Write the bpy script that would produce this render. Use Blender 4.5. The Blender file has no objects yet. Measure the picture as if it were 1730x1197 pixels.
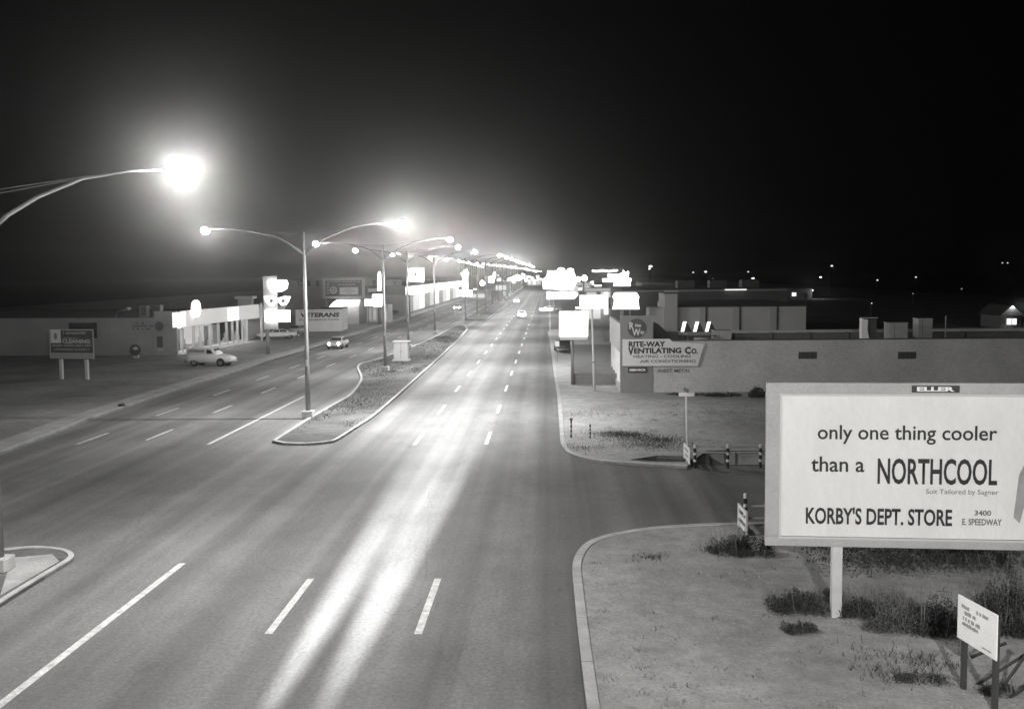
import bpy, bmesh, math, random
from mathutils import Vector, Matrix
random.seed(7)
SC = bpy.context.scene
COL = SC.collection

# ------------------------------------------------------------------ camera
CAM_H, FPX, CX, CY = 9.0, 1750.0, 865.0, 598.5
VPX, VPY, ROLL = 926.0, 459.0, math.radians(0.4)
d_ = Vector(((VPX-CX)/FPX, -(VPY-CY)/FPX, -1.0)).normalized()
u_ = Vector((-math.sin(ROLL), math.cos(ROLL), 0.0)); u_ = (u_ - d_*u_.dot(d_)).normalized()
x_ = d_.cross(u_)
MC = Matrix((x_, d_, u_))                      # camera axes -> world axes
cam = bpy.data.cameras.new('camera'); camo = bpy.data.objects.new('camera', cam); COL.objects.link(camo)
camo.matrix_world = Matrix.Translation((0, 0, CAM_H)) @ MC.to_4x4()
cam.sensor_fit = 'HORIZONTAL'; cam.sensor_width = 36.0; cam.lens = 36.0*FPX/1730.0
cam.clip_end = 8000.0; cam.clip_start = 0.1
SC.camera = camo

# ------------------------------------------------------------------ night sky
world = bpy.data.worlds.new('World'); SC.world = world; world.use_nodes = True
bg = world.node_tree.nodes['Background']
bg.inputs[0].default_value = (0.9, 0.95, 1.05, 1); bg.inputs[1].default_value = 0.0004
SC.view_settings.view_transform = 'Standard'; SC.view_settings.look = 'None'
SC.view_settings.exposure = 0.22; SC.view_settings.gamma = 1.0
SC.cycles.use_light_tree = True
SC.cycles.volume_bounces = 0
SC.cycles.sample_clamp_indirect = 4.0

# ------------------------------------------------------------------ measuring helpers
def ray(px, py):
    return MC @ Vector(((px-CX)/FPX, -(py-CY)/FPX, -1.0))
def G(px, py, z=0.0):
    """where the sight line through a photo point meets the level z"""
    r = ray(px, py); t = (z-CAM_H)/r.z
    return Vector((r.x*t, r.y*t, z))
def A(px, py, Y):
    r = ray(px, py); t = Y/r.y
    return Vector((r.x*t, Y, CAM_H+r.z*t))

class Frame:
    def __init__(s, o, ang=0.0):
        s.o = Vector((o[0], o[1], o[2] if len(o) > 2 else 0.0)); s.a = ang
        s.m = Matrix.Translation(s.o) @ Matrix.Rotation(ang, 4, 'Z'); s.i = s.m.inverted()
    def pl(s, px, py, ly=0.0):       # photo point on the local plane y = ly -> (x, z)
        c = s.i @ Vector((0, 0, CAM_H)); r = s.i.to_3x3() @ ray(px, py); t = (ly-c.y)/r.y
        p = c+r*t; return p.x, p.z
    def sl(s, px, py, lx=0.0):       # on the local plane x = lx -> (y, z)
        c = s.i @ Vector((0, 0, CAM_H)); r = s.i.to_3x3() @ ray(px, py); t = (lx-c.x)/r.x
        p = c+r*t; return p.y, p.z

# ------------------------------------------------------------------ materials
MATS = {}
def mat(name, g, rough=0.8, var=0.0, scale=3.0, bump=0.0, emit=0.0, metal=0.0, brick=None, fine=0.0, spec=0.5, stretch=None, tint=(1, 1, 1)):
    if name in MATS: return MATS[name]
    m = bpy.data.materials.new(name); m.use_nodes = True; nt = m.node_tree; N = nt.nodes; L = nt.links
    b = N['Principled BSDF']; b.inputs['Roughness'].default_value = rough; b.inputs['Metallic'].default_value = metal
    b.inputs['Specular IOR Level'].default_value = spec
    col = (g*tint[0], g*tint[1], g*tint[2], 1)
    b.inputs['Base Color'].default_value = col
    tc = N.new('ShaderNodeTexCoord'); src = tc.outputs['Object']
    if stretch:
        mp = N.new('ShaderNodeMapping'); L.new(src, mp.inputs[0]); mp.inputs['Scale'].default_value = stretch; src = mp.outputs[0]
    last = None
    if var > 0 or fine > 0:
        n1 = N.new('ShaderNodeTexNoise'); n1.inputs['Scale'].default_value = scale; n1.inputs['Detail'].default_value = 8
        n1.inputs['Roughness'].default_value = 0.62; L.new(src, n1.inputs['Vector'])
        r1 = N.new('ShaderNodeMapRange'); r1.inputs['From Min'].default_value = 0.28; r1.inputs['From Max'].default_value = 0.72
        r1.inputs['To Min'].default_value = 1-var; r1.inputs['To Max'].default_value = 1+var; L.new(n1.outputs['Fac'], r1.inputs['Value'])
        mul = N.new('ShaderNodeMath'); mul.operation = 'MULTIPLY'; mul.inputs[1].default_value = g; L.new(r1.outputs[0], mul.inputs[0]); last = mul.outputs[0]
        if fine > 0:
            n2 = N.new('ShaderNodeTexNoise'); n2.inputs['Scale'].default_value = scale*17; n2.inputs['Detail'].default_value = 5; L.new(src, n2.inputs['Vector'])
            r2 = N.new('ShaderNodeMapRange'); r2.inputs['From Min'].default_value = 0.3; r2.inputs['From Max'].default_value = 0.7
            r2.inputs['To Min'].default_value = 1-fine; r2.inputs['To Max'].default_value = 1+fine; L.new(n2.outputs['Fac'], r2.inputs['Value'])
            m2 = N.new('ShaderNodeMath'); m2.operation = 'MULTIPLY'; L.new(last, m2.inputs[0]); L.new(r2.outputs[0], m2.inputs[1]); last = m2.outputs[0]
    if brick:
        bt = N.new('ShaderNodeTexBrick'); bt.inputs['Scale'].default_value = 1.0
        bt.inputs['Brick Width'].default_value = brick[0]; bt.inputs['Row Height'].default_value = brick[1]; bt.inputs['Mortar Size'].default_value = brick[2]
        bt.inputs['Color1'].default_value = (1, 1, 1, 1); bt.inputs['Color2'].default_value = (0.94, 0.94, 0.94, 1); bt.inputs['Mortar'].default_value = (0.84, 0.84, 0.84, 1)
        sp = N.new('ShaderNodeSeparateXYZ'); cb = N.new('ShaderNodeCombineXYZ'); ad = N.new('ShaderNodeMath'); ad.operation = 'ADD'
        L.new(tc.outputs['Object'], sp.inputs[0]); L.new(sp.outputs[0], ad.inputs[0]); L.new(sp.outputs[1], ad.inputs[1])
        L.new(ad.outputs[0], cb.inputs[0]); L.new(sp.outputs[2], cb.inputs[1]); L.new(cb.outputs[0], bt.inputs['Vector'])
        m3 = N.new('ShaderNodeMath'); m3.operation = 'MULTIPLY'; L.new(bt.outputs['Color'], m3.inputs[0])
        if last: L.new(last, m3.inputs[1])
        else: m3.inputs[1].default_value = g
        last = m3.outputs[0]
    if last:
        cbn = N.new('ShaderNodeCombineColor')
        for k in range(3):
            mm = N.new('ShaderNodeMath'); mm.operation = 'MULTIPLY'; mm.inputs[1].default_value = tint[k]; L.new(last, mm.inputs[0]); L.new(mm.outputs[0], cbn.inputs[k])
        L.new(cbn.outputs[0], b.inputs['Base Color'])
    if bump > 0:
        bn = N.new('ShaderNodeTexNoise'); bn.inputs['Scale'].default_value = scale*9; bn.inputs['Detail'].default_value = 6; L.new(src, bn.inputs['Vector'])
        bp = N.new('ShaderNodeBump'); bp.inputs['Strength'].default_value = bump; bp.inputs['Distance'].default_value = 0.05
        L.new(bn.outputs['Fac'], bp.inputs['Height']); L.new(bp.outputs[0], b.inputs['Normal'])
    if emit > 0:
        b.inputs['Emission Color'].default_value = (1, 0.99, 0.97, 1); b.inputs['Emission Strength'].default_value = emit
    MATS[name] = m; return m

# ------------------------------------------------------------------ mesh builder
class MB:
    def __init__(s): s.v = []; s.f = []
    def add(s, vs, fs):
        n = len(s.v); s.v += [tuple(p) for p in vs]; s.f += [tuple(i+n for i in f) for f in fs]; return s
    def box(s, x0, x1, y0, y1, z0, z1):
        return s.add([(x, y, z) for z in (z0, z1) for y in (y0, y1) for x in (x0, x1)],
                     [(0, 2, 3, 1), (4, 5, 7, 6), (0, 1, 5, 4), (2, 6, 7, 3), (0, 4, 6, 2), (1, 3, 7, 5)])
    def tube(s, pts, rs, n=10, cap=True):
        pts = [Vector(p) for p in pts]
        if not hasattr(rs, '__len__'): rs = [rs]*len(pts)
        base = len(s.v); up = Vector((0.13, 0.21, 0.97)).normalized()
        for i, p in enumerate(pts):
            t = (pts[min(i+1, len(pts)-1)]-pts[max(i-1, 0)]).normalized()
            ref = up if abs(t.dot(up)) < 0.9 else Vector((1, 0.1, 0)).normalized()
            a = t.cross(ref).normalized(); b = t.cross(a).normalized()
            for k in range(n):
                w = 2*math.pi*k/n; s.v.append(tuple(p+a*math.cos(w)*rs[i]+b*math.sin(w)*rs[i]))
        for i in range(len(pts)-1):
            for k in range(n):
                q = base+i*n; s.f.append((q+k, q+(k+1) % n, q+n+(k+1) % n, q+n+k))
        if cap:
            s.f.append(tuple(base+k for k in reversed(range(n)))); q = base+(len(pts)-1)*n; s.f.append(tuple(q+k for k in range(n)))
        return s
    def prism(s, poly, y0, y1):        # polygon of (x, z), thickness along y
        n = len(poly)
        vs = [(x, y0, z) for x, z in poly]+[(x, y1, z) for x, z in poly]
        return s.add(vs, [tuple(range(n)), tuple(reversed(range(n, 2*n)))]+[(i, (i+1) % n, n+(i+1) % n, n+i) for i in range(n)])
    def slab(s, poly, z0, z1):         # polygon of (x, y), thickness along z
        n = len(poly)
        vs = [(x, y, z0) for x, y in poly]+[(x, y, z1) for x, y in poly]
        return s.add(vs, [tuple(reversed(range(n))), tuple(range(n, 2*n))]+[(i, (i+1) % n, n+(i+1) % n, n+i) for i in range(n)])
    def ell(s, c, r, nu=14, nv=8):
        vs = []
        for j in range(nv+1):
            t = math.pi*j/nv
            for i in range(nu):
                w = 2*math.pi*i/nu; vs.append((c[0]+r[0]*math.sin(t)*math.cos(w), c[1]+r[1]*math.sin(t)*math.sin(w), c[2]+r[2]*math.cos(t)))
        fs = [(j*nu+i, (j+1)*nu+i, (j+1)*nu+(i+1) % nu, j*nu+(i+1) % nu) for j in range(nv) for i in range(nu)]
        return s.add(vs, fs)
    def mesh(s, name, m, bevel=0.0, smooth=False):
        me = bpy.data.meshes.new(name); me.from_pydata(s.v, [], s.f)
        bm = bmesh.new(); bm.from_mesh(me)
        bmesh.ops.remove_doubles(bm, verts=bm.verts, dist=1e-5)
        bmesh.ops.recalc_face_normals(bm, faces=bm.faces)
        if bevel > 0:
            es = [e for e in bm.edges if len(e.link_faces) == 2 and e.calc_face_angle(0) > 0.5]
            bmesh.ops.bevel(bm, geom=es, offset=bevel, segments=1, affect='EDGES', clamp_overlap=True)
        bm.to_mesh(me); bm.free(); me.materials.append(m)
        if smooth:
            for p in me.polygons: p.use_smooth = True
        return me

def thing(name, label, cat, fr, group=None):
    o = bpy.data.objects.new(name, None); COL.objects.link(o); o.matrix_world = fr.m
    o.empty_display_size = 0.3
    o['label'] = label; o['category'] = cat
    if group: o['group'] = group
    return o
def part(name, mb, m, parent, bevel=0.0, smooth=False, label=None):
    me = mb.mesh(name, m, bevel, smooth) if isinstance(mb, MB) else mb
    o = bpy.data.objects.new(name, me); COL.objects.link(o); o.parent = parent
    if label: o['label'] = label
    return o
def solo(name, mb, m, label, cat, fr, group=None, bevel=0.0, smooth=False):
    o = part(name, mb, m, None, bevel, smooth); o.matrix_world = fr.m
    o['label'] = label; o['category'] = cat
    if group: o['group'] = group
    return o
def struct(name, mb, m, kind='structure'):
    o = part(name, mb, m, None); o['kind'] = kind; return o
def dup(r, fr, label, group=None):
    c = r.copy(); COL.objects.link(c); c.matrix_world = fr.m; c['label'] = label
    if group: c['group'] = group
    for ch in [c_ for c_ in r.children if c_.type == 'MESH']:
        k = ch.copy(); COL.objects.link(k); k.parent = c
        for g in list(ch.children):
            q = g.copy(); COL.objects.link(q); q.parent = k
    return c

def textmesh(s, o, u, v, w, h, m, thick=0.0, out=0.015, shear=0.0, space=1.0):
    """flat letters fitted to w x h with their lower left corner at o, running along u with v up"""
    cu = bpy.data.curves.new('lettering', 'FONT'); cu.body = s; cu.offset = thick; cu.extrude = 0.0; cu.space_character = space; cu.shear = shear
    cu.resolution_u = 3
    ob = bpy.data.objects.new('lettering', cu); COL.objects.link(ob)
    dg = bpy.context.evaluated_depsgraph_get(); me = bpy.data.meshes.new_from_object(ob.evaluated_get(dg))
    bpy.data.objects.remove(ob); bpy.data.curves.remove(cu)
    xs = [p.co.x for p in me.vertices]; ys = [p.co.y for p in me.vertices]
    x0, x1, y0, y1 = min(xs), max(xs), min(ys), max(ys)
    o = Vector(o); u = Vector(u).normalized(); v = Vector(v).normalized(); n = u.cross(v)
    for p in me.vertices:
        p.co = o+u*((p.co.x-x0)/(x1-x0)*w)+v*((p.co.y-y0)/(y1-y0)*h)+n*out
    me.materials.clear(); me.materials.append(m)
    return me
X1, Y1, Z1 = Vector((1, 0, 0)), Vector((0, 1, 0)), Vector((0, 0, 1))
def sign_text(s, parent, x0, x1, z0, z1, y, m, thick=0.0, shear=0.0, name='lettering', space=1.0):
    return part(name, textmesh(s, (x0, y, z0), X1, Z1, x1-x0, z1-z0, m, thick, 0.02, shear, space), m, parent)

def scrawl(parent, x0, x1, z0, z1, y, m, seed):
    """a row of small strokes: writing too blurred in the photograph to read"""
    k = MB(); q = random.Random(seed); x = x0; h = z1-z0
    while x < x1-h*.3:
        w = h*q.uniform(.3, .75); k.box(x, min(x+w, x1), y-.012, y-.001, z0+h*q.uniform(0, .2), z1-h*q.uniform(0, .25)); x += w+h*q.choice((.15, .2, .25, .7))
    return part('faded_writing', k, m, parent)
def sheet(name, outer, holes, z, m, skirt=0.0, kind='structure', link=True):
    """flat ground sheet with holes, optional vertical edge down by skirt"""
    bm = bmesh.new(); es = []
    for loop in [outer]+holes:
        vs = [bm.verts.new((p[0], p[1], z)) for p in loop]
        es += [bm.edges.new((vs[i], vs[(i+1) % len(vs)])) for i in range(len(vs))]
    bmesh.ops.triangle_fill(bm, use_beauty=True, use_dissolve=False, edges=es)
    for f in bm.faces:
        f.normal_update()
        if f.normal.z < 0: f.normal_flip()
    if skirt > 0:
        r = bmesh.ops.extrude_edge_only(bm, edges=[e for e in bm.edges if len(e.link_faces) == 1])
        bmesh.ops.translate(bm, verts=[g for g in r['geom'] if isinstance(g, bmesh.types.BMVert)], vec=(0, 0, -skirt))
        bmesh.ops.recalc_face_normals(bm, faces=bm.faces)
    me = bpy.data.meshes.new(name); bm.to_mesh(me); bm.free(); me.materials.append(m)
    o = bpy.data.objects.new(name, me); COL.objects.link(o)
    if kind: o['kind'] = kind
    return o

def offset_line(pts, w):
    """polyline moved sideways by w to its left"""
    out = []
    for i, p in enumerate(pts):
        a = Vector(pts[max(i-1, 0)][:2]); b = Vector(pts[min(i+1, len(pts)-1)][:2])
        t = (b-a).normalized(); out.append((p[0]-t.y*w, p[1]+t.x*w))
    return out
def smoothline(pts, n=6):
    P = [Vector((p[0], p[1])) for p in pts]; out = []
    for i in range(len(P)-1):
        p0, p1, p2, p3 = P[max(i-1, 0)], P[i], P[i+1], P[min(i+2, len(P)-1)]
        for k in range(n):
            t = k/n; a = 0.5*((2*p1)+(p2-p0)*t+(2*p0-5*p1+4*p2-p3)*t*t+(3*p1-p0-3*p2+p3)*t**3); out.append((a.x, a.y))
    out.append(tuple(P[-1])); return out
def ribbon(mb, pts, w, z0, z1):
    """kerb-like bar following pts, w wide to the left"""
    q = offset_line(pts, w)
    for i in range(len(pts)-1):
        a, b, c, d = pts[i], pts[i+1], q[i+1], q[i]
        mb.add([(a[0], a[1], z0), (b[0], b[1], z0), (c[0], c[1], z0), (d[0], d[1], z0), (a[0], a[1], z1), (b[0], b[1], z1), (c[0], c[1], z1), (d[0], d[1], z1)],
               [(4, 5, 6, 7), (0, 1, 5, 4), (2, 3, 7, 6)]+([(0, 4, 7, 3)] if i == 0 else [])+([(1, 2, 6, 5)] if i == len(pts)-2 else []))
    return mb

# ------------------------------------------------------------------ ground materials
def asphalt():
    m = mat('asphalt', 0.085, rough=0.7, spec=0.25); nt = m.node_tree; N = nt.nodes; L = nt.links; b = N['Principled BSDF']
    tc = N.new('ShaderNodeTexCoord')
    def noise(sc, stretch, det=6, rough=0.6):
        mp = N.new('ShaderNodeMapping'); mp.inputs['Scale'].default_value = stretch; L.new(tc.outputs['Object'], mp.inputs[0])
        n = N.new('ShaderNodeTexNoise'); n.inputs['Scale'].default_value = sc; n.inputs['Detail'].default_value = det; n.inputs['Roughness'].default_value = rough
        L.new(mp.outputs[0], n.inputs['Vector']); return n.outputs['Fac']
    def mr(s, a, c, lo, hi):
        r = N.new('ShaderNodeMapRange'); r.inputs['From Min'].default_value = a; r.inputs['From Max'].default_value = c
        r.inputs['To Min'].default_value = lo; r.inputs['To Max'].default_value = hi; L.new(s, r.inputs['Value']); return r.outputs[0]
    def mul(a, c):
        k = N.new('ShaderNodeMath'); k.operation = 'MULTIPLY'; L.new(a, k.inputs[0])
        if isinstance(c, float): k.inputs[1].default_value = c
        else: L.new(c, k.inputs[1])
        return k.outputs[0]
    tracks_and_trails = mr(noise(0.62, (1, 0.012, 1), 3, 0.5), 0.32, 0.68, 0.62, 1.5)     # worn wheel paths; their pale bands also paint in the traffic's light streaks
    patches = mr(noise(0.16, (1, 0.6, 1), 7, .7), 0.3, 0.7, 0.68, 1.32)
    grain = mr(noise(9.0, (1, 1, 1), 6, 0.75), 0.3, 0.7, 0.66, 1.34)
    oil = mr(noise(0.9, (1, 0.3, 1), 5, 0.7), 0.60, 0.75, 1.0, 0.72)
    def lines(sc, st, w, dark):
        mp = N.new('ShaderNodeMapping'); mp.inputs['Scale'].default_value = st; L.new(tc.outputs['Object'], mp.inputs[0])
        nn = N.new('ShaderNodeTexNoise'); nn.inputs['Scale'].default_value = 1.2; nn.inputs['Detail'].default_value = 4; L.new(mp.outputs[0], nn.inputs['Vector'])
        ad = N.new('ShaderNodeMixRGB'); ad.blend_type = 'ADD'; ad.inputs[0].default_value = .5; L.new(mp.outputs[0], ad.inputs[1]); L.new(nn.outputs['Color'], ad.inputs[2])
        vo = N.new('ShaderNodeTexVoronoi'); vo.feature = 'DISTANCE_TO_EDGE'; vo.inputs['Scale'].default_value = sc; L.new(ad.outputs[0], vo.inputs['Vector'])
        return mr(vo.outputs['Distance'], 0.0, w, dark, 1.0)
    crack = mul(lines(.16, (1, .35, 1), .004, .85), lines(.5, (1, 1, 1), .006, .93))
    v = mul(mul(mul(mul(tracks_and_trails, patches), mul(grain, oil)), crack), 0.15)
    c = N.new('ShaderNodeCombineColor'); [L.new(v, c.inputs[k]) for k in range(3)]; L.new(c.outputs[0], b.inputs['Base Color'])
    bp = N.new('ShaderNodeBump'); bp.inputs['Strength'].default_value = 0.5; bp.inputs['Distance'].default_value = 0.01
    L.new(noise(14.0, (1, 1, 1), 5), bp.inputs['Height']); L.new(bp.outputs[0], b.inputs['Normal'])
    L.new(mr(noise(0.5, (1, 0.02, 1), 3), 0.3, 0.7, 0.6, 0.8), b.inputs['Roughness'])
    return m
def dirt(name, g, dark=0.45, sc=0.35, thr=0.56):
    m = mat(name, g, rough=0.95, spec=0.2); nt = m.node_tree; N = nt.nodes; L = nt.links; b = N['Principled BSDF']
    tc = N.new('ShaderNodeTexCoord')
    def nz(s, d, r=0.65, st=(1, 1, 1)):
        mp = N.new('ShaderNodeMapping'); mp.inputs['Scale'].default_value = st; L.new(tc.outputs['Object'], mp.inputs[0])
        n = N.new('ShaderNodeTexNoise'); n.inputs['Scale'].default_value = s; n.inputs['Detail'].default_value = d; n.inputs['Roughness'].default_value = r; L.new(mp.outputs[0], n.inputs['Vector']); return n.outputs['Fac']
    def mr(s, a, c, lo, hi):
        r = N.new('ShaderNodeMapRange'); r.inputs['From Min'].default_value = a; r.inputs['From Max'].default_value = c
        r.inputs['To Min'].default_value = lo; r.inputs['To Max'].default_value = hi; L.new(s, r.inputs['Value']); return r.outputs[0]
    def mul(a, c):
        k = N.new('ShaderNodeMath'); k.operation = 'MULTIPLY'; L.new(a, k.inputs[0])
        if isinstance(c, float): k.inputs[1].default_value = c
        else: L.new(c, k.inputs[1])
        return k.outputs[0]
    broad = mr(nz(0.13, 5), 0.3, 0.7, 0.65, 1.3)
    weeds = mr(nz(sc, 9, 0.72, (0.6, 1, 1)), thr, thr+0.16, 1.0, dark)
    mid = mr(nz(1.7, 8, 0.7), 0.3, 0.7, 0.78, 1.2)
    grit = mr(nz(13.0, 6, 0.75), 0.3, 0.7, 0.75, 1.25)
    v = mul(mul(mul(broad, weeds), mul(mid, grit)), g)
    c = N.new('ShaderNodeCombineColor'); [L.new(v, c.inputs[k]) for k in range(3)]; L.new(c.outputs[0], b.inputs['Base Color'])
    bp = N.new('ShaderNodeBump'); bp.inputs['Strength'].default_value = 0.8; bp.inputs['Distance'].default_value = 0.06
    L.new(nz(5.0, 8, 0.7), bp.inputs['Height']); L.new(bp.outputs[0], b.inputs['Normal'])
    return m
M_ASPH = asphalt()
M_DIRT = dirt('dirt', 0.34, 0.5, 0.3, 0.6)
M_DIRTL = dirt('dirt_left', 0.25, 0.6)
M_MED = dirt('median_dirt', 0.13, 0.45, 0.5, 0.5)
M_BASE = dirt('desert_ground', 0.08)
M_KERB = mat('kerb_concrete', 0.42, 0.85, var=0.28, scale=1.2, fine=0.12, bump=0.2)
M_CONC = mat('concrete', 0.33, 0.85, var=0.3, scale=0.9, fine=0.15, bump=0.2)
M_PAINT = mat('road_paint', 0.58, 0.6, var=0.4, scale=3.5, fine=0.5)
M_PAINTO = mat('worn_road_paint', 0.5, 0.7, var=0.35, scale=2.5, fine=0.4)
M_STEEL = mat('galvanised_steel', 0.20, 0.45, var=0.12, scale=2, metal=0.3)
M_WHITE = mat('white_paint', 0.75, 0.55, var=0.07, scale=1.5, fine=0.05)
M_BLACK = mat('black_paint', 0.02, 0.5)
M_DARK = mat('dark_paint', 0.06, 0.6, var=0.2, scale=2)
M_LETTER = mat('black_lettering', 0.012, 0.6)
M_GREYL = mat('grey_lettering', 0.13, 0.6)

# ------------------------------------------------------------------ ground, streets, kerbs
KZ = 0.13
def GP(*pp, z=KZ): return [tuple(G(x, y, z)[:2]) for x, y in pp]
trench = [(G(1172, 790).x, 47.9), (34, 47.9), (34, 50.8), (G(1172, 790).x+1.1, 50.8)]
gutter = [tuple(G(x, y, KZ)[:2]) for x, y in ((1062, 776), (1085, 778.5), (1157, 780), (1160, 770), (1110, 769))]
sheet('ground', [(-900, -150), (900, -150), (900, 3500), (-900, 3500)], [trench, gutter], -0.012, M_BASE)
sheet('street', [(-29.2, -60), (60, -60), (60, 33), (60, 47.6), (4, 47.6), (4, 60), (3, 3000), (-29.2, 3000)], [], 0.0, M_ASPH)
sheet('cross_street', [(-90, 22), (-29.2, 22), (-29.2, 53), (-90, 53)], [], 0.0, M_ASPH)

# right hand lots
kr_far = [(0.2, 1500), (0.2, 600), (0.2, 220)]+GP((928, 562), (931, 590), (936, 634), (941, 665), (944, 700), (946, 735))
cor = smoothline(GP((946, 735), (949, 752), (962, 765), (1000, 775.5), (1060, 781), (1160, 787)))
kr1 = kr_far+cor[1:]
xe = kr1[-1]
lot1 = [(0.2+0, 1500)]+kr1[1:]+[(trench[0][0], 47.9), trench[3], (34, 50.8), (140, 50.8), (140, 1500)]
sheet('far_lot', lot1, [gutter], KZ, M_DIRT, skirt=0.15)
cor2 = smoothline(GP((992, 1197), (978, 1080), (970, 1000), (967, 960), (972, 938), (988, 918), (1015, 906), (1050, 898), (1100, 890.5), (1180, 885), (1290, 882)))
kr2 = [(cor2[0][0]+0.1, -40), (cor2[0][0], 12)]+cor2+[(60, cor2[-1][1]+0.2)]
sheet('near_lot', kr2+[(140, kr2[-1][1]), (140, -40)], [], KZ, M_DIRT, skirt=0.15)
k = MB(); ribbon(k, list(reversed(kr1)), -0.24, 0, KZ+0.025); struct('kerb_far_corner', k, M_KERB)
k = MB(); ribbon(k, kr2, -0.26, 0, KZ+0.025); struct('kerb_near_corner', k, M_KERB)
# left lot
kl = [(-28.2, 1500), (-28.2, 300), (-28.1, 160)]+GP((512, 592), (440, 613), (400, 626), (300, 657), (150, 706), (0, 764), (-60, 790), (-110, 800), (-200, 806))
sheet('left_lot', kl+[(-160, kl[-1][1]), (-160, 1500)], [], KZ, M_DIRTL, skirt=0.15)
sheet('left_near_lot', [(-29.0, 18), (-35, 21), (-160, 21), (-160, -60), (-29.0, -60)], [], KZ, M_DIRTL, skirt=0.15)
k = MB(); ribbon(k, kl, -0.17, 0, KZ+0.02); struct('kerb_left', k, M_KERB)
q = offset_line(kl, -0.2); q2 = offset_line(kl, -1.7)
k = MB()
for i in range(len(q)-3): k.add([(*q[i], KZ+0.006), (*q[i+1], KZ+0.006), (*q2[i+1], KZ+0.006), (*q2[i], KZ+0.006)], [(0, 1, 2, 3)])
struct('left_pavement', k, M_CONC)
# medians
med_l = GP((460, 743.5), (505, 715), (528, 701), (560, 683), (588, 667), (602, 652), (609, 638), (606, 628), (603, 619), (612, 612), (640, 605), (700, 583), (730, 570), (765, 552), (775, 549))
med_r = GP((790, 556), (776, 572), (740, 606), (700, 642), (640, 695), (600, 722), (570, 741), (553, 745), (520, 748), (480, 747.5))
med = smoothline(med_l, 3)+smoothline(GP((775, 549), (786, 549.5), (790, 556)), 3)[1:-1]+smoothline(med_r, 3)
def median(name, loop):
    sheet(name, loop, [], KZ-0.03, M_MED, skirt=0.1)
    k = MB(); ribbon(k, loop+[loop[0]], 0.0, 0, 0) if False else None
    ar = sum(loop[i][0]*loop[(i+1) % len(loop)][1]-loop[(i+1) % len(loop)][0]*loop[i][1] for i in range(len(loop)))
    k = MB(); ribbon(k, loop+[loop[0]], 0.17 if ar > 0 else -0.17, 0, KZ+0.01); struct('kerb_'+name, k, M_KERB)
median('median', med)
XR, XL = -11.6, -16.6
def far_med(y0, y1):
    return [(XL+0.6, y0), (XR-0.9, y0-1.2), (XR-0.2, y0+0.6), (XR, y0+4), (XR, y1-9), (XR-0.5, y1-3), (XL+1.6, y1), (XL+0.2, y1-2), (XL, y1-6), (XL, y0+4)]
median('second_median', far_med(196, 300)); median('third_median', far_med(325, 520)); median('fourth_median', far_med(550, 1200))
nm = smoothline(GP((-30, 1045), (0, 1018), (60, 980), (100, 956), (122, 942), (124, 934), (112, 927), (85, 923), (50, 922), (0, 927)), 3)
nm = [(nm[0][0]+0.2, -30)]+nm+[(nm[-1][0]-1.2, 28), (nm[-1][0]-1.6, 20), (nm[-1][0]-1.6, -30)]
median('near_median', nm)
# paler concrete nose on the two median ends
k = MB(); c = [tuple(p) for p in GP((0, 1004), (100, 946), (88, 934), (20, 940))]; k.add([(x, y, KZ-0.022) for x, y in c], [(0, 1, 2, 3)]); struct('median_nose', k, M_CONC)

def joints(pts, w, z, step=3.0):
    k = MB(); acc = 0
    for i in range(len(pts)-1):
        a, b = Vector(pts[i]), Vector(pts[i+1]); L_ = (b-a).length
        if L_ < 1e-4: continue
        t = (b-a)/L_; n = Vector((-t.y, t.x)); d = step-acc
        while d < L_:
            c = a+t*d
            if 10 < c.y < 130:
                q = [c-t*.012, c+t*.012, c+t*.012+n*w, c-t*.012+n*w]; k.add([(p_.x, p_.y, z) for p_ in q], [(0, 1, 2, 3)])
            d += step
        acc = (acc+L_) % step
    return k
struct('kerb_joints_near', joints(kr2, -.26, KZ+.029), M_DARK); struct('kerb_joints_far', joints(list(reversed(kr1)), -.24, KZ+.029), M_DARK); struct('kerb_joints_left', joints(kl, -.17, KZ+.024), M_DARK)
# painted lane lines
def stripes(name, m, segs, w=0.13):
    k = MB()
    for (x0, y0, x1, y1) in segs: k.add([(x0-w, y0, .004), (x0+w, y0, .004), (x1+w, y1, .004), (x1-w, y1, .004)], [(0, 1, 2, 3)])
    return struct(name, k, m)
s = []
for X in (-3.32, -7.1):
    s.append((X, 25.2, X, 29.9)); Y = 53.8
    while Y < 420: s.append((X, Y, X, Y+4.3)); Y += 12.1
stripes('lane_dashes', M_PAINT, s, 0.10)
a, b = G(-20, 1205), G(308, 951); a2, b2 = G(352, 750), G(514, 669)
stripes('turn_lane_line', M_PAINT, [(a.x, a.y, b.x, b.y)], 0.11)
s = [(a2.x, a2.y, b2.x, b2.y)]
for X, Y0 in ((G(130, 750).x, G(130, 750).y), (G(247, 743).x, G(247, 743).y)):
    Y = Y0; xt = X
    while Y < 420: s.append((xt+(Y-55)*0.012, Y, xt+(Y-51)*0.012, Y+3.9)); Y += 11.0
stripes('left_lane_dashes', M_PAINTO, s, 0.10)
stripes('stop_line', M_PAINTO, [(G(-40, 838).x, G(35, 830).y-.1, G(70, 828).x, G(35, 830).y)], 0.0) if False else None

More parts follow.
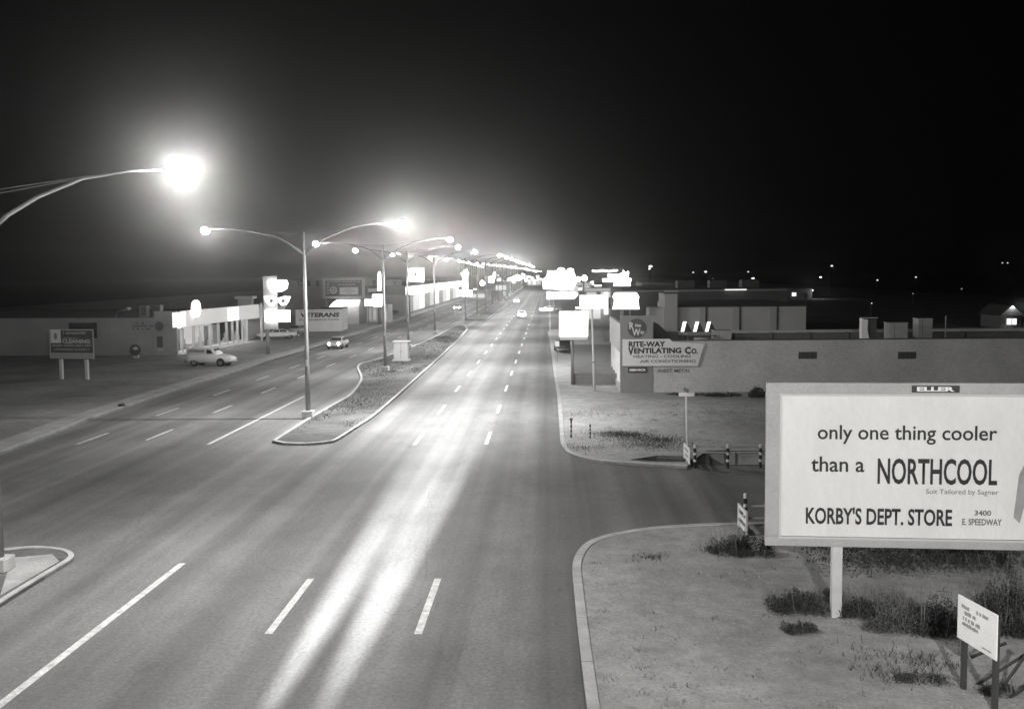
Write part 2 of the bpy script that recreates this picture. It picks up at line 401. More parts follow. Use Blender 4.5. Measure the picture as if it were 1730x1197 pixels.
# trench walls beside the side street (a culvert)
k = MB(); x0, x1_ = trench[0][0], 34
k.add([(x0+1.1, 50.8, -1.8), (x1_, 50.8, -1.8), (x1_, 50.8, KZ), (x0+1.1, 50.8, KZ)], [(0, 1, 2, 3)])
k.add([(x0, 47.9, -1.8), (x0+1.1, 50.8, -1.8), (x0+1.1, 50.8, KZ), (x0, 47.9, KZ)], [(0, 1, 2, 3)])
k.add([(x0, 47.9, -1.8), (x1_, 47.9, -1.8), (x1_, 47.9, 0), (x0, 47.9, 0)], [(0, 1, 2, 3)])
k.add([(x0, 47.9, -1.8), (x1_, 47.9, -1.8), (x1_, 50.8, -1.8), (x0+1.1, 50.8, -1.8)], [(0, 1, 2, 3)])
for i in range(9):                                     # buttresses
    bx_ = x0+2.3+i*2.1; k.box(bx_, bx_+0.22, 50.62, 50.797, -1.79, 0.02)
k.box(x0+1.2, x1_-.1, 50.803, 51.05, -0.02, KZ+0.05)
struct('culvert_wall', k, mat('culvert_concrete', 0.42, 0.85, var=0.3, scale=1.0, fine=0.1))
k = MB(); n = len(gutter); k.add([(x, y, KZ) for x, y in gutter]+[(x, y, -0.7) for x, y in gutter], [(i, (i+1) % n, n+(i+1) % n, n+i) for i in range(n)]+[tuple(range(n, 2*n))])
struct('ditch', k, M_BASE)

# concrete aprons on the right
k = MB(); p = [G(x, y, KZ) for x, y in ((945, 650), (1050, 664), (1047, 655), (1040, 620), (1015, 560), (925, 560), (941, 644))]
k.add([(v.x, v.y, KZ+0.006) for v in p], [tuple(range(len(p)))]); struct('pavement_right', k, mat('pavement_concrete', 0.36, 0.8, var=0.2, scale=0.8, fine=0.1))
k = MB(); k.add([(0.4, 160, KZ+.006), (16, 160, KZ+.006), (16, 520, KZ+.006), (0.4, 520, KZ+.006)], [(0, 1, 2, 3)]); struct('forecourt', k, mat('forecourt_asphalt', 0.14, 0.75, var=0.3, scale=0.4, fine=0.1))
k = MB(); k.add([(-60, 117, KZ+.006), (-30.2, 117, KZ+.006), (-30.2, 330, KZ+.006), (-60, 330, KZ+.006)], [(0, 1, 2, 3)]); struct('left_forecourt', k, mat('left_forecourt_asphalt', 0.17, 0.75, var=0.3, scale=0.3, fine=0.1))

# ------------------------------------------------------------------ street lamps
M_LENSB = mat('bright_lamp_lens', 0.8, 0.4, emit=90.0)
M_LENSS = mat('dim_lamp_lens', 0.8, 0.4, emit=60.0)
for m_ in (M_LENSB, M_LENSS):      # frosted glass: lets the lamp's light through
    nt = m_.node_tree; o_ = nt.nodes['Material Output']; tr = nt.nodes.new('ShaderNodeBsdfTransparent'); mx = nt.nodes.new('ShaderNodeMixShader'); mx.inputs[0].default_value = .35
    nt.links.new(tr.outputs[0], mx.inputs[1]); nt.links.new(nt.nodes['Principled BSDF'].outputs[0], mx.inputs[2]); nt.links.new(mx.outputs[0], o_.inputs['Surface'])
M_CAST = mat('lamp_housing', 0.35, 0.5)
def arm_pts(sg, top):
    return [(0, 0, 10.1), (sg*0.8, 0, 10.75), (sg*1.7, 0, 11.25), (sg*3.1, 0, top-0.22), (sg*4.5, 0, top-0.02), (sg*5.6, 0, top)]
PROTO = {}
def street_lamp(X, Y, ang, label, bright=None, dim=None, base_h=0.45, lit_r=1.0):
    fr = Frame((X, Y, KZ-0.03), ang)
    if not PROTO:
        r = thing('street_lamp', label, 'street lamp', fr, 'double armed street lamps along the median')
        part('footing', MB().box(-.34, .34, -.34, .34, 0, .42), M_KERB, r, bevel=.03)
        part('pole', MB().tube([(0, 0, .42), (0, 0, 4), (0, 0, 11.5)], [.155, .13, .085], 12), M_STEEL, r, smooth=True)
        part('access_cover', MB().box(-.07, .07, -.165, -.10, 3.2, 3.6), M_KERB, r)
        for sg, top in ((-1, 11.75), (1, 12.0)):
            part('arm', MB().tube(arm_pts(sg, top), [.07, .066, .06, .052, .045, .04], 8), M_STEEL, r, smooth=True)
            part('stay_rod', MB().tube([(0, -.08, 11.4), (sg*3.3, -.03, top-0.15)], .014, 5).tube([(0, .08, 11.3), (sg*3.3, .03, top-0.18)], .014, 5), M_STEEL, r)
            h = part('lamp_head', MB().ell((sg*5.82, 0, top), (.36, .16, .10)), M_CAST, r, smooth=True)
            part('lamp_lens', MB().ell((sg*6.12, 0, top-.12), (.26, .24, .22)), M_LENSB if sg > 0 else M_LENSS, h, smooth=True)
        PROTO['r'] = r
    else:
        r = dup(PROTO['r'], fr, label, 'double armed street lamps along the median')
    for sg, top, e in ((-1, 11.75, dim), (1, 12.0, bright)):
        if e:
            l = bpy.data.lights.new('lamp_glow', 'POINT'); l.energy = e; l.shadow_soft_size = 0.12; l.color = (1, .985, .96)
            o = bpy.data.objects.new('lamp_glow', l); COL.objects.link(o); o.parent = r; o.location = (sg*6.12, 0, top-.12)
            if sg > 0 and Y > 50:
                l = bpy.data.lights.new('lamp_downlight', 'SPOT'); l.energy = DOWN; l.spot_size = math.radians(140); l.spot_blend = .7; l.shadow_soft_size = 0.12
                o = bpy.data.objects.new('lamp_downlight', l); COL.objects.link(o); o.parent = r; o.location = (sg*6.12, 0, top-.38)
    return r
BR, DM, DOWN = 10500.0, 1700.0, 13000.0
p = G(5, 968); P0 = (p.x-0.1, p.y)
p = G(521, 707); P1 = (p.x, p.y)
p = G(651, 628); P2 = (p.x, p.y)
p = G(690, 589); P3 = (p.x, p.y)
p = G(735, 564); P4 = (p.x, p.y)
print('poles', P0, P1, P2, P3, P4)
street_lamp(*P0, 0, 'nearest double armed street lamp, its big glaring lamp hanging in from the left edge', BR*1.05, DM)
street_lamp(*P1, 0, 'double armed street lamp on a white footing at the pointed nose of the median', BR*1.1, DM*1.8)
street_lamp(*P2, 0, 'second full street lamp pole, standing just left of the pale utility cabinet', BR*.7, DM*1.8)
street_lamp(*P3, 0, 'third full street lamp pole, just behind the pale utility cabinet', BR*.6, DM*1.8)
street_lamp(*P4, 0, 'fourth full street lamp pole, near the far end of the first median', BR*.5, DM*1.8)
ords = ['fifth', 'sixth', 'seventh', 'eighth', 'ninth', 'tenth', 'eleventh', 'twelfth', 'thirteenth', 'fourteenth', 'fifteenth', 'sixteenth', 'seventeenth', 'eighteenth', 'nineteenth', 'twentieth']
for i, w in enumerate(ords):
    Y = P4[1]+(i+1)*30.0
    street_lamp(-14.6, Y, 0, 'far double armed street lamp, %s full pole along the median' % w, BR*.28*.9**i if i < 11 else None, DM if i < 3 else None)
street_lamp(P0[0], P0[1]-32, 0, 'assumed double armed street lamp, unseen on the near median beside the camera', BR, DM)  # assumed lamp continuing the row out of view, added to light the foreground

# tall corner lamp behind the viewpoint, assumed and added to light the near corner
def assumed_corner_lamp(X, Y, label, e, hgt=11.0, ang=0):
    fr = Frame((X, Y, KZ), ang)
    r = thing('assumed_corner_street_lamp', label, 'street lamp', fr)
    part('pole', MB().tube([(0, 0, 0), (0, 0, hgt)], [.15, .08], 10), M_STEEL, r, smooth=True)
    part('arm', MB().tube([(0, 0, hgt-.8), (-.8, 0, hgt-.1), (-2.2, 0, hgt+.2)], [.06, .05, .04], 8), M_STEEL, r, smooth=True)
    h = part('lamp_head', MB().ell((-2.6, 0, hgt+.2), (.48, .21, .13)), M_CAST, r, smooth=True)
    part('lamp_lens', MB().ell((-2.66, 0, hgt+.10), (.27, .17, .12)), M_LENSB, h, smooth=True)
    l = bpy.data.lights.new('lamp_glow', 'POINT'); l.energy = e; l.shadow_soft_size = 0.2; l.color = (1, .985, .96)
    o = bpy.data.objects.new('lamp_glow', l); COL.objects.link(o); o.parent = r; o.location = (-2.66, 0, hgt-.25)
assumed_corner_lamp(6.5, -5.0, 'assumed tall single armed street lamp, added unseen on the near corner behind the viewpoint', 27000.0)  # unseen source assumed from the bright right lot and billboard

# ------------------------------------------------------------------ large roadside billboard
fr = Frame(G(1413, 1041)[:2]+(KZ,) if False else (G(1413, 1041, KZ).x, G(1413, 1041, KZ).y, KZ), math.radians(-4.5))
bb = thing('billboard', 'large white billboard reading only one thing cooler than a NORTHCOOL, with grey frame', 'billboard', fr)
M_BFRAME = mat('billboard_frame_paint', 0.36, 0.7, var=0.12, scale=1.2, fine=0.08)
M_BPAPER = mat('billboard_paper', 0.68, 0.7, var=0.09, scale=0.6, fine=.03, stretch=(1, 1, 0.5))
ff = -0.22
x0, z1 = fr.pl(1295, 646, ff); _, z0 = fr.pl(1293, 921, ff); ix0, iz1 = fr.pl(1321, 668, ff); _, iz0 = fr.pl(1321, 905, ff)
x1 = x0+7.75; ix1 = x1-(ix0-x0)
k = MB()
k.box(x0, x1, ff, ff+.12, iz1, z1).box(x0, x1, ff, ff+.12, z0, iz0).box(x0, ix0, ff, ff+.12, iz0, iz1).box(ix1, x1, ff, ff+.12, iz0, iz1)
part('frame', k, M_BFRAME, bb, bevel=.012)
k = MB()
for za, zb in ((iz1, iz1+.05), (iz0-.05, iz0)): k.box(ix0-.05, ix1+.05, ff-.035, ff-.003, za, zb)
for xa, xb in ((ix0-.05, ix0), (ix1, ix1+.05)): k.box(xa, xb, ff-.035, ff-.003, iz0, iz1)
part('frame_moulding', k, mat('moulding_paint', 0.5, 0.6), bb)
part('panel', MB().box(ix0+.002, ix1-.002, ff+.05, ff+.09, iz0+.002, iz1-.002), M_BPAPER, bb)
k = MB()
for i in range(1, 4):
    xx = ix0+(ix1-ix0)*i/4; k.box(xx-.003, xx+.003, ff+.047, ff+.05, iz0+.01, iz1-.01)
part('paper_seams', k, mat('paper_seam', 0.6), bb)
px0 = fr.pl(1413, 1000, 0)[0]
for xx in (px0, px0+4.95):
    part('post', MB().box(xx-.125, xx+.125, ff+.125, ff+.40, -.02, z1-.1), mat('post_paint', 0.5, 0.7, var=0.15, scale=2), bb, bevel=.01)
k = MB()
for zz in (z0+.3, (z0+z1)/2, z1-.3): k.box(x0+.1, x1-.1, ff+.12, ff+.16, zz-.06, zz+.06)
part('stringers', k, M_DARK, bb)
ft = ff+.05
def bt(s_, a0, b0, a1, b1, m=M_LETTER, thick=0.0, space=1.0):
    ax, az = fr.pl(a0, b1, ft); cx, _ = fr.pl(a1, b1, ft); _, cz = fr.pl(a0, b0, ft)
    sign_text(s_, bb, ax, cx, az, cz, ft, m, thick, space=space)
bt('only one thing cooler', 1381, 717, 1684, 749, thick=.012)
bt('than a', 1370, 770, 1460, 796, thick=.012)
bt('NORTHCOOL', 1482, 773, 1684, 817, thick=.02)
bt('Suit Tailored by Sagner', 1564, 825, 1686, 836, M_GREYL)
bt("KORBY'S DEPT. STORE", 1361, 855, 1608, 884, thick=.025)
bt('3400', 1646, 861, 1674, 870, M_GREYL, .02)
bt('E. SPEEDWAY', 1625, 875, 1692, 886, M_GREYL, .02)
ax, az = fr.pl(1540, 662.5, ff-.02); cx, cz = fr.pl(1621, 651, ff-.02)
pl_ = part('name_plate', MB().box(ax, cx, ff-.045, ff-.036, az, cz), M_BLACK, bb)
part('lettering', textmesh('ELLER', (ax+.12, ff-.045, az+.03), X1, Z1, cx-ax-.24, cz-az-.06, M_WHITE, .045, .006), M_WHITE, pl_)
# part of a painted figure in a suit at the right of the poster
fx, fz = fr.pl(1712, 880, ft)
k = MB().prism([(fx, fz+.1), (fx+.1, fz+1.15), (fx+.35, fz+1.75), (fx+.75, fz+1.95), (fx+1.35, fz+1.95), (fx+1.65, fz+1.2), (fx+1.62, iz0+.1), (fx+.3, iz0+.1), (fx+.25, fz+.4), (fx+.15, fz-.05)], ft-.006, ft-.002)
part('painted_figure', k, mat('painted_grey_suit', 0.3, 0.7, var=0.3, scale=1.5), bb)
part('painted_head', MB().prism([(fx+1.0+.3*math.cos(t*.5236), fz+2.4+.4*math.sin(t*.5236)) for t in range(12)], ft-.006, ft-.002), mat('painted_skin', 0.45, 0.7), bb)
part('painted_hat', MB().prism([(fx+.35, fz+2.62), (fx+1.6, fz+2.62), (fx+1.4, fz+2.74), (fx+1.3, fz+2.98), (fx+.7, fz+2.98), (fx+.6, fz+2.74)], ft-.012, ft-.007), M_DARK, bb)

# ------------------------------------------------------------------ small hand painted sign, lower right
pa, pb = G(1625, 1161, KZ), G(1681, 1200, KZ)
fr = Frame((pa.x, pa.y, KZ), math.atan2(pb.y-pa.y, pb.x-pa.x))
Ls = (pb-pa).length
r = thing('notice_sign', 'small white hand lettered notice board on two dark posts in the lower right corner', 'sign', fr)
xa, za = fr.pl(1618, 1075, -.05); _, zt = fr.pl(1618, 1001, -.05); xb, zb = fr.pl(1685, 1117, -.05)
part('board', MB().box(xa, xb, -.07, -.045, (za+zb)/2, zt), M_WHITE, r, bevel=.01)
for xx, zz in ((0.05, zt-.1), (Ls-.02, zt-.1)): part('post', MB().box(xx-.05, xx+.05, -.043, .05, -.02, zz), mat('dark_wood', 0.035, .8, var=.3), r)
H = zt-(za+zb)/2; W = xb-xa
M_FADE = mat('faded_lettering', .28)
for i, (w_, o_) in enumerate(((.22, .12), (.28, .5), (.3, .2), (.45, .16), (.4, .14))):
    zz = (zt-H*.24, zt-H*.22, zt-H*.36, zt-H*.5, zt-H*.62)[i]; scrawl(r, xa+W*o_, xa+W*(o_+w_), zz-.02, zz+H*.07, -.07, M_FADE, 40+i)
scrawl(r, xa+W*.66, xa+W*.88, (za+zb)/2+H*.10, (za+zb)/2+H*.14, -.07, M_FADE, 50)
# weathered timbers leaning to the right of it
k = MB(); o = G(1700, 1185, KZ); fr2 = Frame((o.x, o.y, KZ))
for (a0, b0, za0, a1, b1, za1) in ((1690, 1165, .05, 1740, 1095, .9), (1640, 1162, .05, 1740, 1100, .75), (1690, 1188, .05, 1750, 1150, .35), (1640, 1110, .4, 1700, 1085, .8)):
    q0, q1 = fr2.i @ G(a0, b0, za0), fr2.i @ G(a1, b1, za1); k.tube([q0, q1], .035, 4)
solo('timber_frame', k, MATS['dark_wood'], 'dark broken timber frame leaning beside the small notice board', 'timber', fr2)

# ------------------------------------------------------------------ guard rails along the side street
M_RAIL = mat('rail_pipe', 0.5, 0.5)
def guard(label, posts, zc, rails, reach):
    o = G(*posts[0], 0); fr = Frame((o.x, o.y, 0))
    r = thing('guard_rail', label, 'guard rail', fr)
    for (px, py) in posts:
        g = fr.i @ G(px, py, 0); c = part('post', MB().tube([(g.x, 0, -.05), (g.x, 0, 1.04)], .065, 10), M_BLACK, r)
        k = MB()
        for zz in (.98, .66, .34): k.tube([(g.x, 0, zz-.06), (g.x, 0, zz+.06)], .072, 10)
        part('white_bands', k, M_WHITE, c)
        part('cap', MB().ell((g.x, 0, 1.05), (.072, .072, .05)), M_WHITE, c, smooth=True)
    for zz in rails: part('rail', MB().tube([(-.05, .05, zz), (reach, .05, zz)], .04, 6), M_RAIL, r)
    return r, fr
guard('pipe guard rail with black and white banded posts along the open culvert', [(1174, 790), (1230, 790.5), (1286, 791), (1342, 791.5)], 0, (1.03, .70), 6.5)
guard('guard rail with a banded post nearer the viewer, mostly hidden behind the billboard', [(1259, 884), (1330, 884.5), (1401, 885)], 0, (.62, .18), 7)
def ladder(label, pts, h):
    a, b = G(*pts[0], KZ), G(*pts[1], KZ); fr = Frame((a.x, a.y, KZ), math.atan2(b.y-a.y, b.x-a.x)); Lh = (b-a).length
    r = thing('hazard_board', label, 'hazard board', fr)
    for xx in (0, Lh): part('upright', MB().box(xx-.06, xx+.06, -.03, .03, -.02, h), M_WHITE, r)
    for i in range(3): part('crossbar', MB().box(.06, Lh-.06, -.025, .025, h*(.1+.36*i), h*(.1+.36*i)+.14), M_WHITE, r)
ladder('white barred hazard board at the left end of the culvert rail', ((1156, 773), (1164, 783)), .72)
ladder('white barred hazard board at the end of the near guard rail, above the bush', ((1248, 889), (1261, 904)), .82)
# street name sign
o = G(1161, 776, KZ); fr = Frame((o.x, o.y, KZ), .15)
r = thing('street_name_sign', 'tall thin pole with a white street name blade beside the culvert', 'sign', fr)
Hs = A(1158, 668, o.y).z-KZ
part('pole', MB().tube([(0, 0, 0), (-.06, 0, Hs)], .045, 8), mat('pole_paint', .62, .5), r, smooth=True)
part('blade', MB().box(-.42, .33, -.03, .0, Hs-.03, Hs+.16), M_WHITE, r)
part('cross_blade', MB().box(-.08, -.05, -.35, .35, Hs+.17, Hs+.34), M_DARK, r)
sign_text('5TH AV' if False else 'ST', r, -.12, .02, Hs+.01, Hs+.12, -.03, MATS['faded_lettering']) if False else None
for (px, py, t_, lb) in ((965, 739, 708, 'short black and white banded marker post nearest the kerb'), (997, 740, 716, 'short banded marker post, the right one of the pair on the lot corner')):
    o = G(px, py, KZ); h = A(px, t_, o.y).z-KZ; r = thing('marker_post', lb, 'post', Frame((o.x, o.y, KZ)), 'marker posts on the corner lot')
    part('post', MB().tube([(0, 0, -.02), (0, 0, h)], .04, 8), M_BLACK, r); k = MB()
    for zz in (.25, .5, .75): k.tube([(0, 0, h*zz-.05), (0, 0, h*zz+.03)], .046, 8)
    part('bands', k, mat('dull_white', .4), r)
    if px == 965: part('reflector', MB().ell((0, 0, h), (.09, .05, .08)), M_DARK, r)

# ------------------------------------------------------------------ right: ventilating company building
M_WALL = mat('painted_block_wall', 0.44, 0.85, var=0.16, scale=0.35, fine=0.10, brick=(0.41, 0.205, 0.012))
M_PYL = mat('stucco_pylon', 0.20, 0.85, var=0.12, scale=0.6, fine=0.1)
M_ROOF = mat('tar_roof', 0.03, 0.9, var=0.3, scale=0.5)
o = G(1048, 663, KZ); fr = Frame((o.x, o.y, KZ)); YB = o.y
b1 = thing('ventilating_company_building', 'long painted block building with a raised corner panel and company signs on its side wall', 'building', fr)
xw = fr.pl(1103, 660)[0]; zt = fr.pl(1400, 574)[1]; zp = fr.pl(1075, 533)[1]
part('side_wall', MB().box(xw, 46, .06, .30, -.2, zt), M_WALL, b1)
part('back_wall', MB().box(.3, 46, 13.0, 13.3, -.2, zt), M_WALL, b1)
part('corner_panel', MB().box(0, xw-.002, 0, .28, -.2, zp), M_PYL, b1, bevel=.01)
part('roof', MB().box(.3, 46, .302, 12.998, zt-.5, zt-.35), M_ROOF, b1)
part('coping', MB().box(xw, 46.05, .02, .34, zt+.002, zt+.07), M_DARK, b1)
part('front_wall', MB().box(0, .28, .282, 12.9, 2.9, zp-.6), mat('front_stucco', .55, .8, var=.1), b1)
part('front_base', MB().box(0, .28, .282, 12.9, -.2, .5), mat('front_base_stucco', .45, .8, var=.1), b1)
part('front_window', MB().box(.1, .2, .4, 12.8, .5, 2.9), mat('lit_window_glass', .3, .2, emit=.4), b1)
for i in range(5): part('window_mullion', MB().box(.02, .26, .6+i*2.7, .8+i*2.7, .502, 2.898), M_WHITE, b1)
for (a, c) in ((1349, 1380), (1517, 1548)):
    xa, z_ = fr.pl(a, 606, .06); xb, zz = fr.pl(c, 594, .06)
    v = part('vent', MB().box(xa, xb, .035, .058, z_, zz), M_BLACK, b1); k = MB()
    for i in range(5): k.box(xa+.03, xb-.03, .012, .034, z_+(zz-z_)*(i+.25)/5, z_+(zz-z_)*(i+.6)/5)
    for i in range(4): k.box(xa+(xb-xa)*(i+.5)/4-.03, xa+(xb-xa)*(i+.5)/4+.03, .006, .011, z_+.02, zz-.02)
    part('louvres', k, mat('louvre_metal', .09, .6), v)
xa, z_ = fr.pl(1400, 627, .06); xb = fr.pl(1730, 627, .06)[0]
sp = [fr.pl(x, y, -.02) for x, y in ((1051.5, 617.7), (1178.6, 617.7), (1190, 580.5), (1136, 576.5), (1131, 572), (1051.5, 573))]
sb = part('wall_sign', MB().prism(sp, -.10, -.005), mat('sign_board_paint', .60, .65, var=.05), b1)
def rt(s_, a0, b0, a1, b1_, m=M_LETTER, par=sb, y=-.10, thick=.02, shear=0):
    ax, az = fr.pl(a0, b1_, y); cx, _ = fr.pl(a1, b1_, y); _, cz = fr.pl(a0, b0, y)
    sign_text(s_, par, ax, cx, az, cz, y, m, thick, shear)
rt('RITE-WAY', 1062, 576.5, 1124, 586, thick=.04)
rt('V', 1061, 586.5, 1070.5, 600, thick=.05); rt('ENTILATING', 1071, 587.5, 1151, 597, thick=.04); rt('C', 1157, 585.5, 1167, 597.5, thick=.05); rt('O.', 1168, 588.5, 1179, 597.5, thick=.04)
rt('HEATING - COOLING', 1070, 599.5, 1167, 604.5, M_GREYL)
rt('AIR CONDITIONING', 1081, 607.5, 1175, 612.5, M_GREYL)
rt('SHEET METAL', 1110, 623, 1166, 629, M_GREYL, b1, .05, .01, .25)
ax, az = fr.pl(1061, 629, -.02); cx, cz = fr.pl(1093, 620, -.02)
sv = part('service_plate', MB().box(ax, cx, -.06, -.005, az, cz), M_BLACK, b1); sign_text('SERVICE', sv, ax+.1, cx-.1, az+.11, cz-.11, -.06, M_WHITE, .05)
cx, cz = fr.pl(1076, 554, -.02); R = fr.pl(1092, 554, -.02)[0]-cx
em = part('round_emblem', MB().prism([(cx+R*math.cos(t*math.pi/16), cz+R*math.sin(t*math.pi/16)) for t in range(32)], -.05, -.005), M_DARK, b1)
for s_, a0, b0, a1, b1_ in (('R', 1063, 544, 1071, 556), ('ite', 1073, 546.5, 1083, 552), ('W', 1068, 555, 1082, 567), ('ay', 1082, 559, 1089, 565.5)):
    ax, az = fr.pl(a0, b1_, -.05); ex, _ = fr.pl(a1, b1_, -.05); _, ez = fr.pl(a0, b0, -.05)
    sign_text(s_, em, ax, ex, az, ez, -.05, mat('emblem_white', .6), .03)
# roof equipment
ZR = zt-.35
def rbox(name, label, cat, a0, b0, a1, b1_, dist, m, depth=1.2, bevel=.02, base=ZR, group=None):
    xa, z_ = fr.pl(a0, b1_, dist); xb, zz = fr.pl(a1, b0, dist)
    f = Frame((fr.o.x+xa, fr.o.y+dist, KZ+base))
    r = thing(name, label, cat, f, group); w = xb-xa; h = zz-base
    part('casing', MB().box(0, w, 0, depth, 0, h), m, r, bevel=bevel)
    part('lid', MB().box(-.04, w+.04, -.04, depth+.04, h+.002, h+.06), m, r)
    part('seam', MB().box(w*.28, w*.28+.03, -.012, -.001, .05, h-.02), M_DARK, r)
    return r
M_DUCT = mat('duct_metal', .30, .6, var=.15, scale=1.5)
rbox('rooftop_cooler', 'square evaporative cooler box on the block roof edge, right of the curved duct', 'cooler', 1502, 546, 1534, 573, 1.2, M_DUCT)
rbox('rooftop_cooler', 'narrow upright cooler box farther right on the roof edge beside the pole', 'cooler', 1551, 539, 1576, 573, 2.5, M_DUCT)
rbox('roof_box', 'low grey equipment box right of the white louvres on the roof', 'cooler', 1206, 559, 1236, 574, 1.5, M_DUCT)
xa, z_ = fr.pl(1597, 573, 2); _, zz = fr.pl(1597, 533, 2)
solo('roof_pole', MB().tube([(0, 0, 0), (0, 0, zz-ZR)], .045, 8), M_STEEL, 'thin vertical vent pole standing on the roof at right', 'pole', Frame((fr.o.x+xa, fr.o.y+2, KZ+ZR)))
# curved white duct
xa, _ = fr.pl(1456, 560, 2); f = Frame((fr.o.x+xa, fr.o.y+2, KZ+ZR)); r = thing('curved_duct', 'white curved duct elbow rising from the roof edge', 'duct', f)
h = fr.pl(1456, 538, 2)[1]-ZR
part('elbow', MB().prism([(0, 0), (.42, 0), (.55, .3), (.40, h*.55), (.45, h-.1), (.15, h-.05), (0, h)], 0, .6), M_WHITE, r)
part('hood', MB().box(.0, 1.15, 0, .6, h+.002, h+.08), M_DUCT, r); part('shaft', MB().box(.6, 1.1, .1, .5, 0, h-.1), M_DARK, r)
# three roof reflector panels, brightness put in as glow, with dark sails
M_SAIL = mat('dark_sheet', .03, .7); M_REFL = mat('glowing_reflector', .8, .5, emit=1.3)
for i, (a, lb) in enumerate(((1150, 'leftmost bright slanting reflector panel with a dark triangular back on the roof'), (1171, 'middle bright slanting reflector panel of the three on the roof'), (1191, 'rightmost bright slanting reflector panel of the three on the roof'))):
    xa, zb = fr.pl(a, 560, 3); xb, zz = fr.pl(a+10, 543, 3); f = Frame((fr.o.x+xa, fr.o.y+3, KZ+ZR)); w = xb-xa
    r = thing('roof_reflector', lb, 'reflector', f, 'bright reflectors on the block roof')
    zb -= ZR; zz -= ZR
    part('panel', MB().prism([(0, zb), (w*.55, zb), (w, zz), (w*.4, zz)], -.05, .0), M_REFL, r)
    part('back', MB().prism([(w*.57, zb-.05), (w*1.9, zb), (w*1.02, zz)], -.03, .4), M_SAIL, r)
    part('stand', MB().box(w*.3, w*.4, .0, .1, 0, zb+.1).box(w*1.2, w*1.3, .05, .15, 0, zb+.1), M_STEEL, r)
xa, za = fr.pl(1104, 573, 1.0); f = Frame((fr.o.x+xa, fr.o.y+1.0, KZ+ZR))
q = [(p_[0]-xa, p_[1]-ZR) for p_ in (fr.pl(x, y, 1.0) for x, y in ((1104, 573), (1104, 543), (1112, 547), (1126, 560), (1146, 561), (1146, 573)))]
solo('roof_awning', MB().prism(q, 0, .5), M_SAIL, 'dark sloping sheet metal housing behind the corner panel', 'housing', f)
xa, za = fr.pl(1166, 571, 1.4); f = Frame((fr.o.x+xa, fr.o.y+1.4, KZ+ZR)); r = thing('exhaust_fan', 'small rounded exhaust fan housing below the bright reflector panels', 'fan', f)
part('drum', MB().tube([(.3, 0, .25), (1.5, 0, .3)], .28, 14), M_DUCT, r, smooth=True); part('hood_plate', MB().box(-.1, 1.9, -.3, .3, .62, .68), M_DARK, r); part('leg', MB().box(.4, .5, -.1, .1, 0, .2), M_DARK, r); part('leg', MB().box(1.2, 1.3, -.1, .1, 0, .2), M_DARK, r)
# pipe run behind the parapet
xa, za = fr.pl(1240, 567, 4); xb, zb = fr.pl(1500, 567, 4); f = Frame((fr.o.x+xa, fr.o.y+4, KZ+ZR)); r = thing('roof_duct_run', 'long low duct running along the roof behind the parapet', 'duct', f)
part('duct', MB().box(0, xb-xa+12, 0, .8, .12, za-ZR+.15), mat('dull_duct', .10, .7, var=.2), r)
for i in range(7): part('strap', MB().box(i*2.9, i*2.9+.1, -.05, .85, 0, za-ZR+.2), M_BLACK, r)
solo('low_loading_dock', MB().slab([tuple((G(x, y, z)-G(965, 649, KZ))[:2]) for x, y, z in ((965, 649, KZ), (1042, 649, KZ), (1044, 582, .95), (966, 582, .95))], 0, .85),
     mat('dock_concrete', .17, .85, var=.2, scale=.7), 'low grey loading platform in front of the ventilating company entrance', 'platform', Frame(G(965, 649, KZ)))

# ------------------------------------------------------------------ warehouse behind with pilasters
Y2 = G(1140, 660).y+34
def flat_building(name, label, a0, t, a1, Y, m, depth, group=None, extra=None):
    pa_, pb_ = A(a0, t, Y), A(a1, t, Y); f = Frame((pa_.x, Y, KZ)); r = thing(name, label, 'building', f, group)
    w = pb_.x-pa_.x; h = (pa_.z+pb_.z)/2-KZ
    part('walls', MB().box(0, w, 0, depth, -.1, h), m, r); part('roof', MB().box(-.1, w+.1, -.1, depth+.1, h+.002, h+.18), M_ROOF, r)
    return r, f, w, h
M_PALE = mat('pale_warehouse_wall', .42, .85, var=.1, scale=.4, fine=.06)
r, f, w, h = flat_building('warehouse', 'pale flat roofed warehouse with pilasters behind the block building', 1144, 518, 1362, Y2, M_PALE, 20)
for a in (1188, 1245, 1308):
    xx = f.pl(a, 540)[0]; part('pilaster', MB().box(xx-.45, xx+.2, -.22, -.002, 0, h-.1), mat('pilaster_paint', .36, .8), r)
    part('downpipe', MB().tube([(xx+.32, -.1, 0), (xx+.32, -.1, h)], .09, 6), M_BLACK, r)
r, f, w, h = flat_building('stair_tower', 'tall narrow pale tower block beside the pilastered warehouse', 1123, 496, 1144.5, Y2-1, mat('tower_stucco', .34, .85, var=.08), 6)
part('annex', MB().box(-1.6, -.01, .4, 4, 0, f.pl(1123, 520)[1]), M_PALE, r)
part('parapet', MB().box(-.05, w+.05, -.05, .2, h+.19, h+.3), M_PALE, r)
r, f, w, h = flat_building('store_building', 'long dark flat roofed store building behind the pale tower', 1052, 489, 1330, Y2+40, mat('dark_wall', .10, .9, var=.15, scale=.3), 30)
part('parapet_trim', MB().box(0, w, -.06, -.005, h-.25, h), mat('trim_paint', .3), r)
for i in range(3): part('roof_unit', MB().box(w*(.35+.2*i), w*(.35+.2*i)+2.5, 3, 5.5, h+.19, h+1.3), M_DARK, r)
part('eave_lamp', MB().box(w*.62, w*.75, -.6, -.3, h-.1, h+.02), mat('eave_glow', .8, emit=1.2), r)
r, f, w, h = flat_building('motel_building', 'low building with a lit band of windows beyond the dark store', 1085, 478, 1170, Y2+120, mat('far_wall', .12, .9), 16)
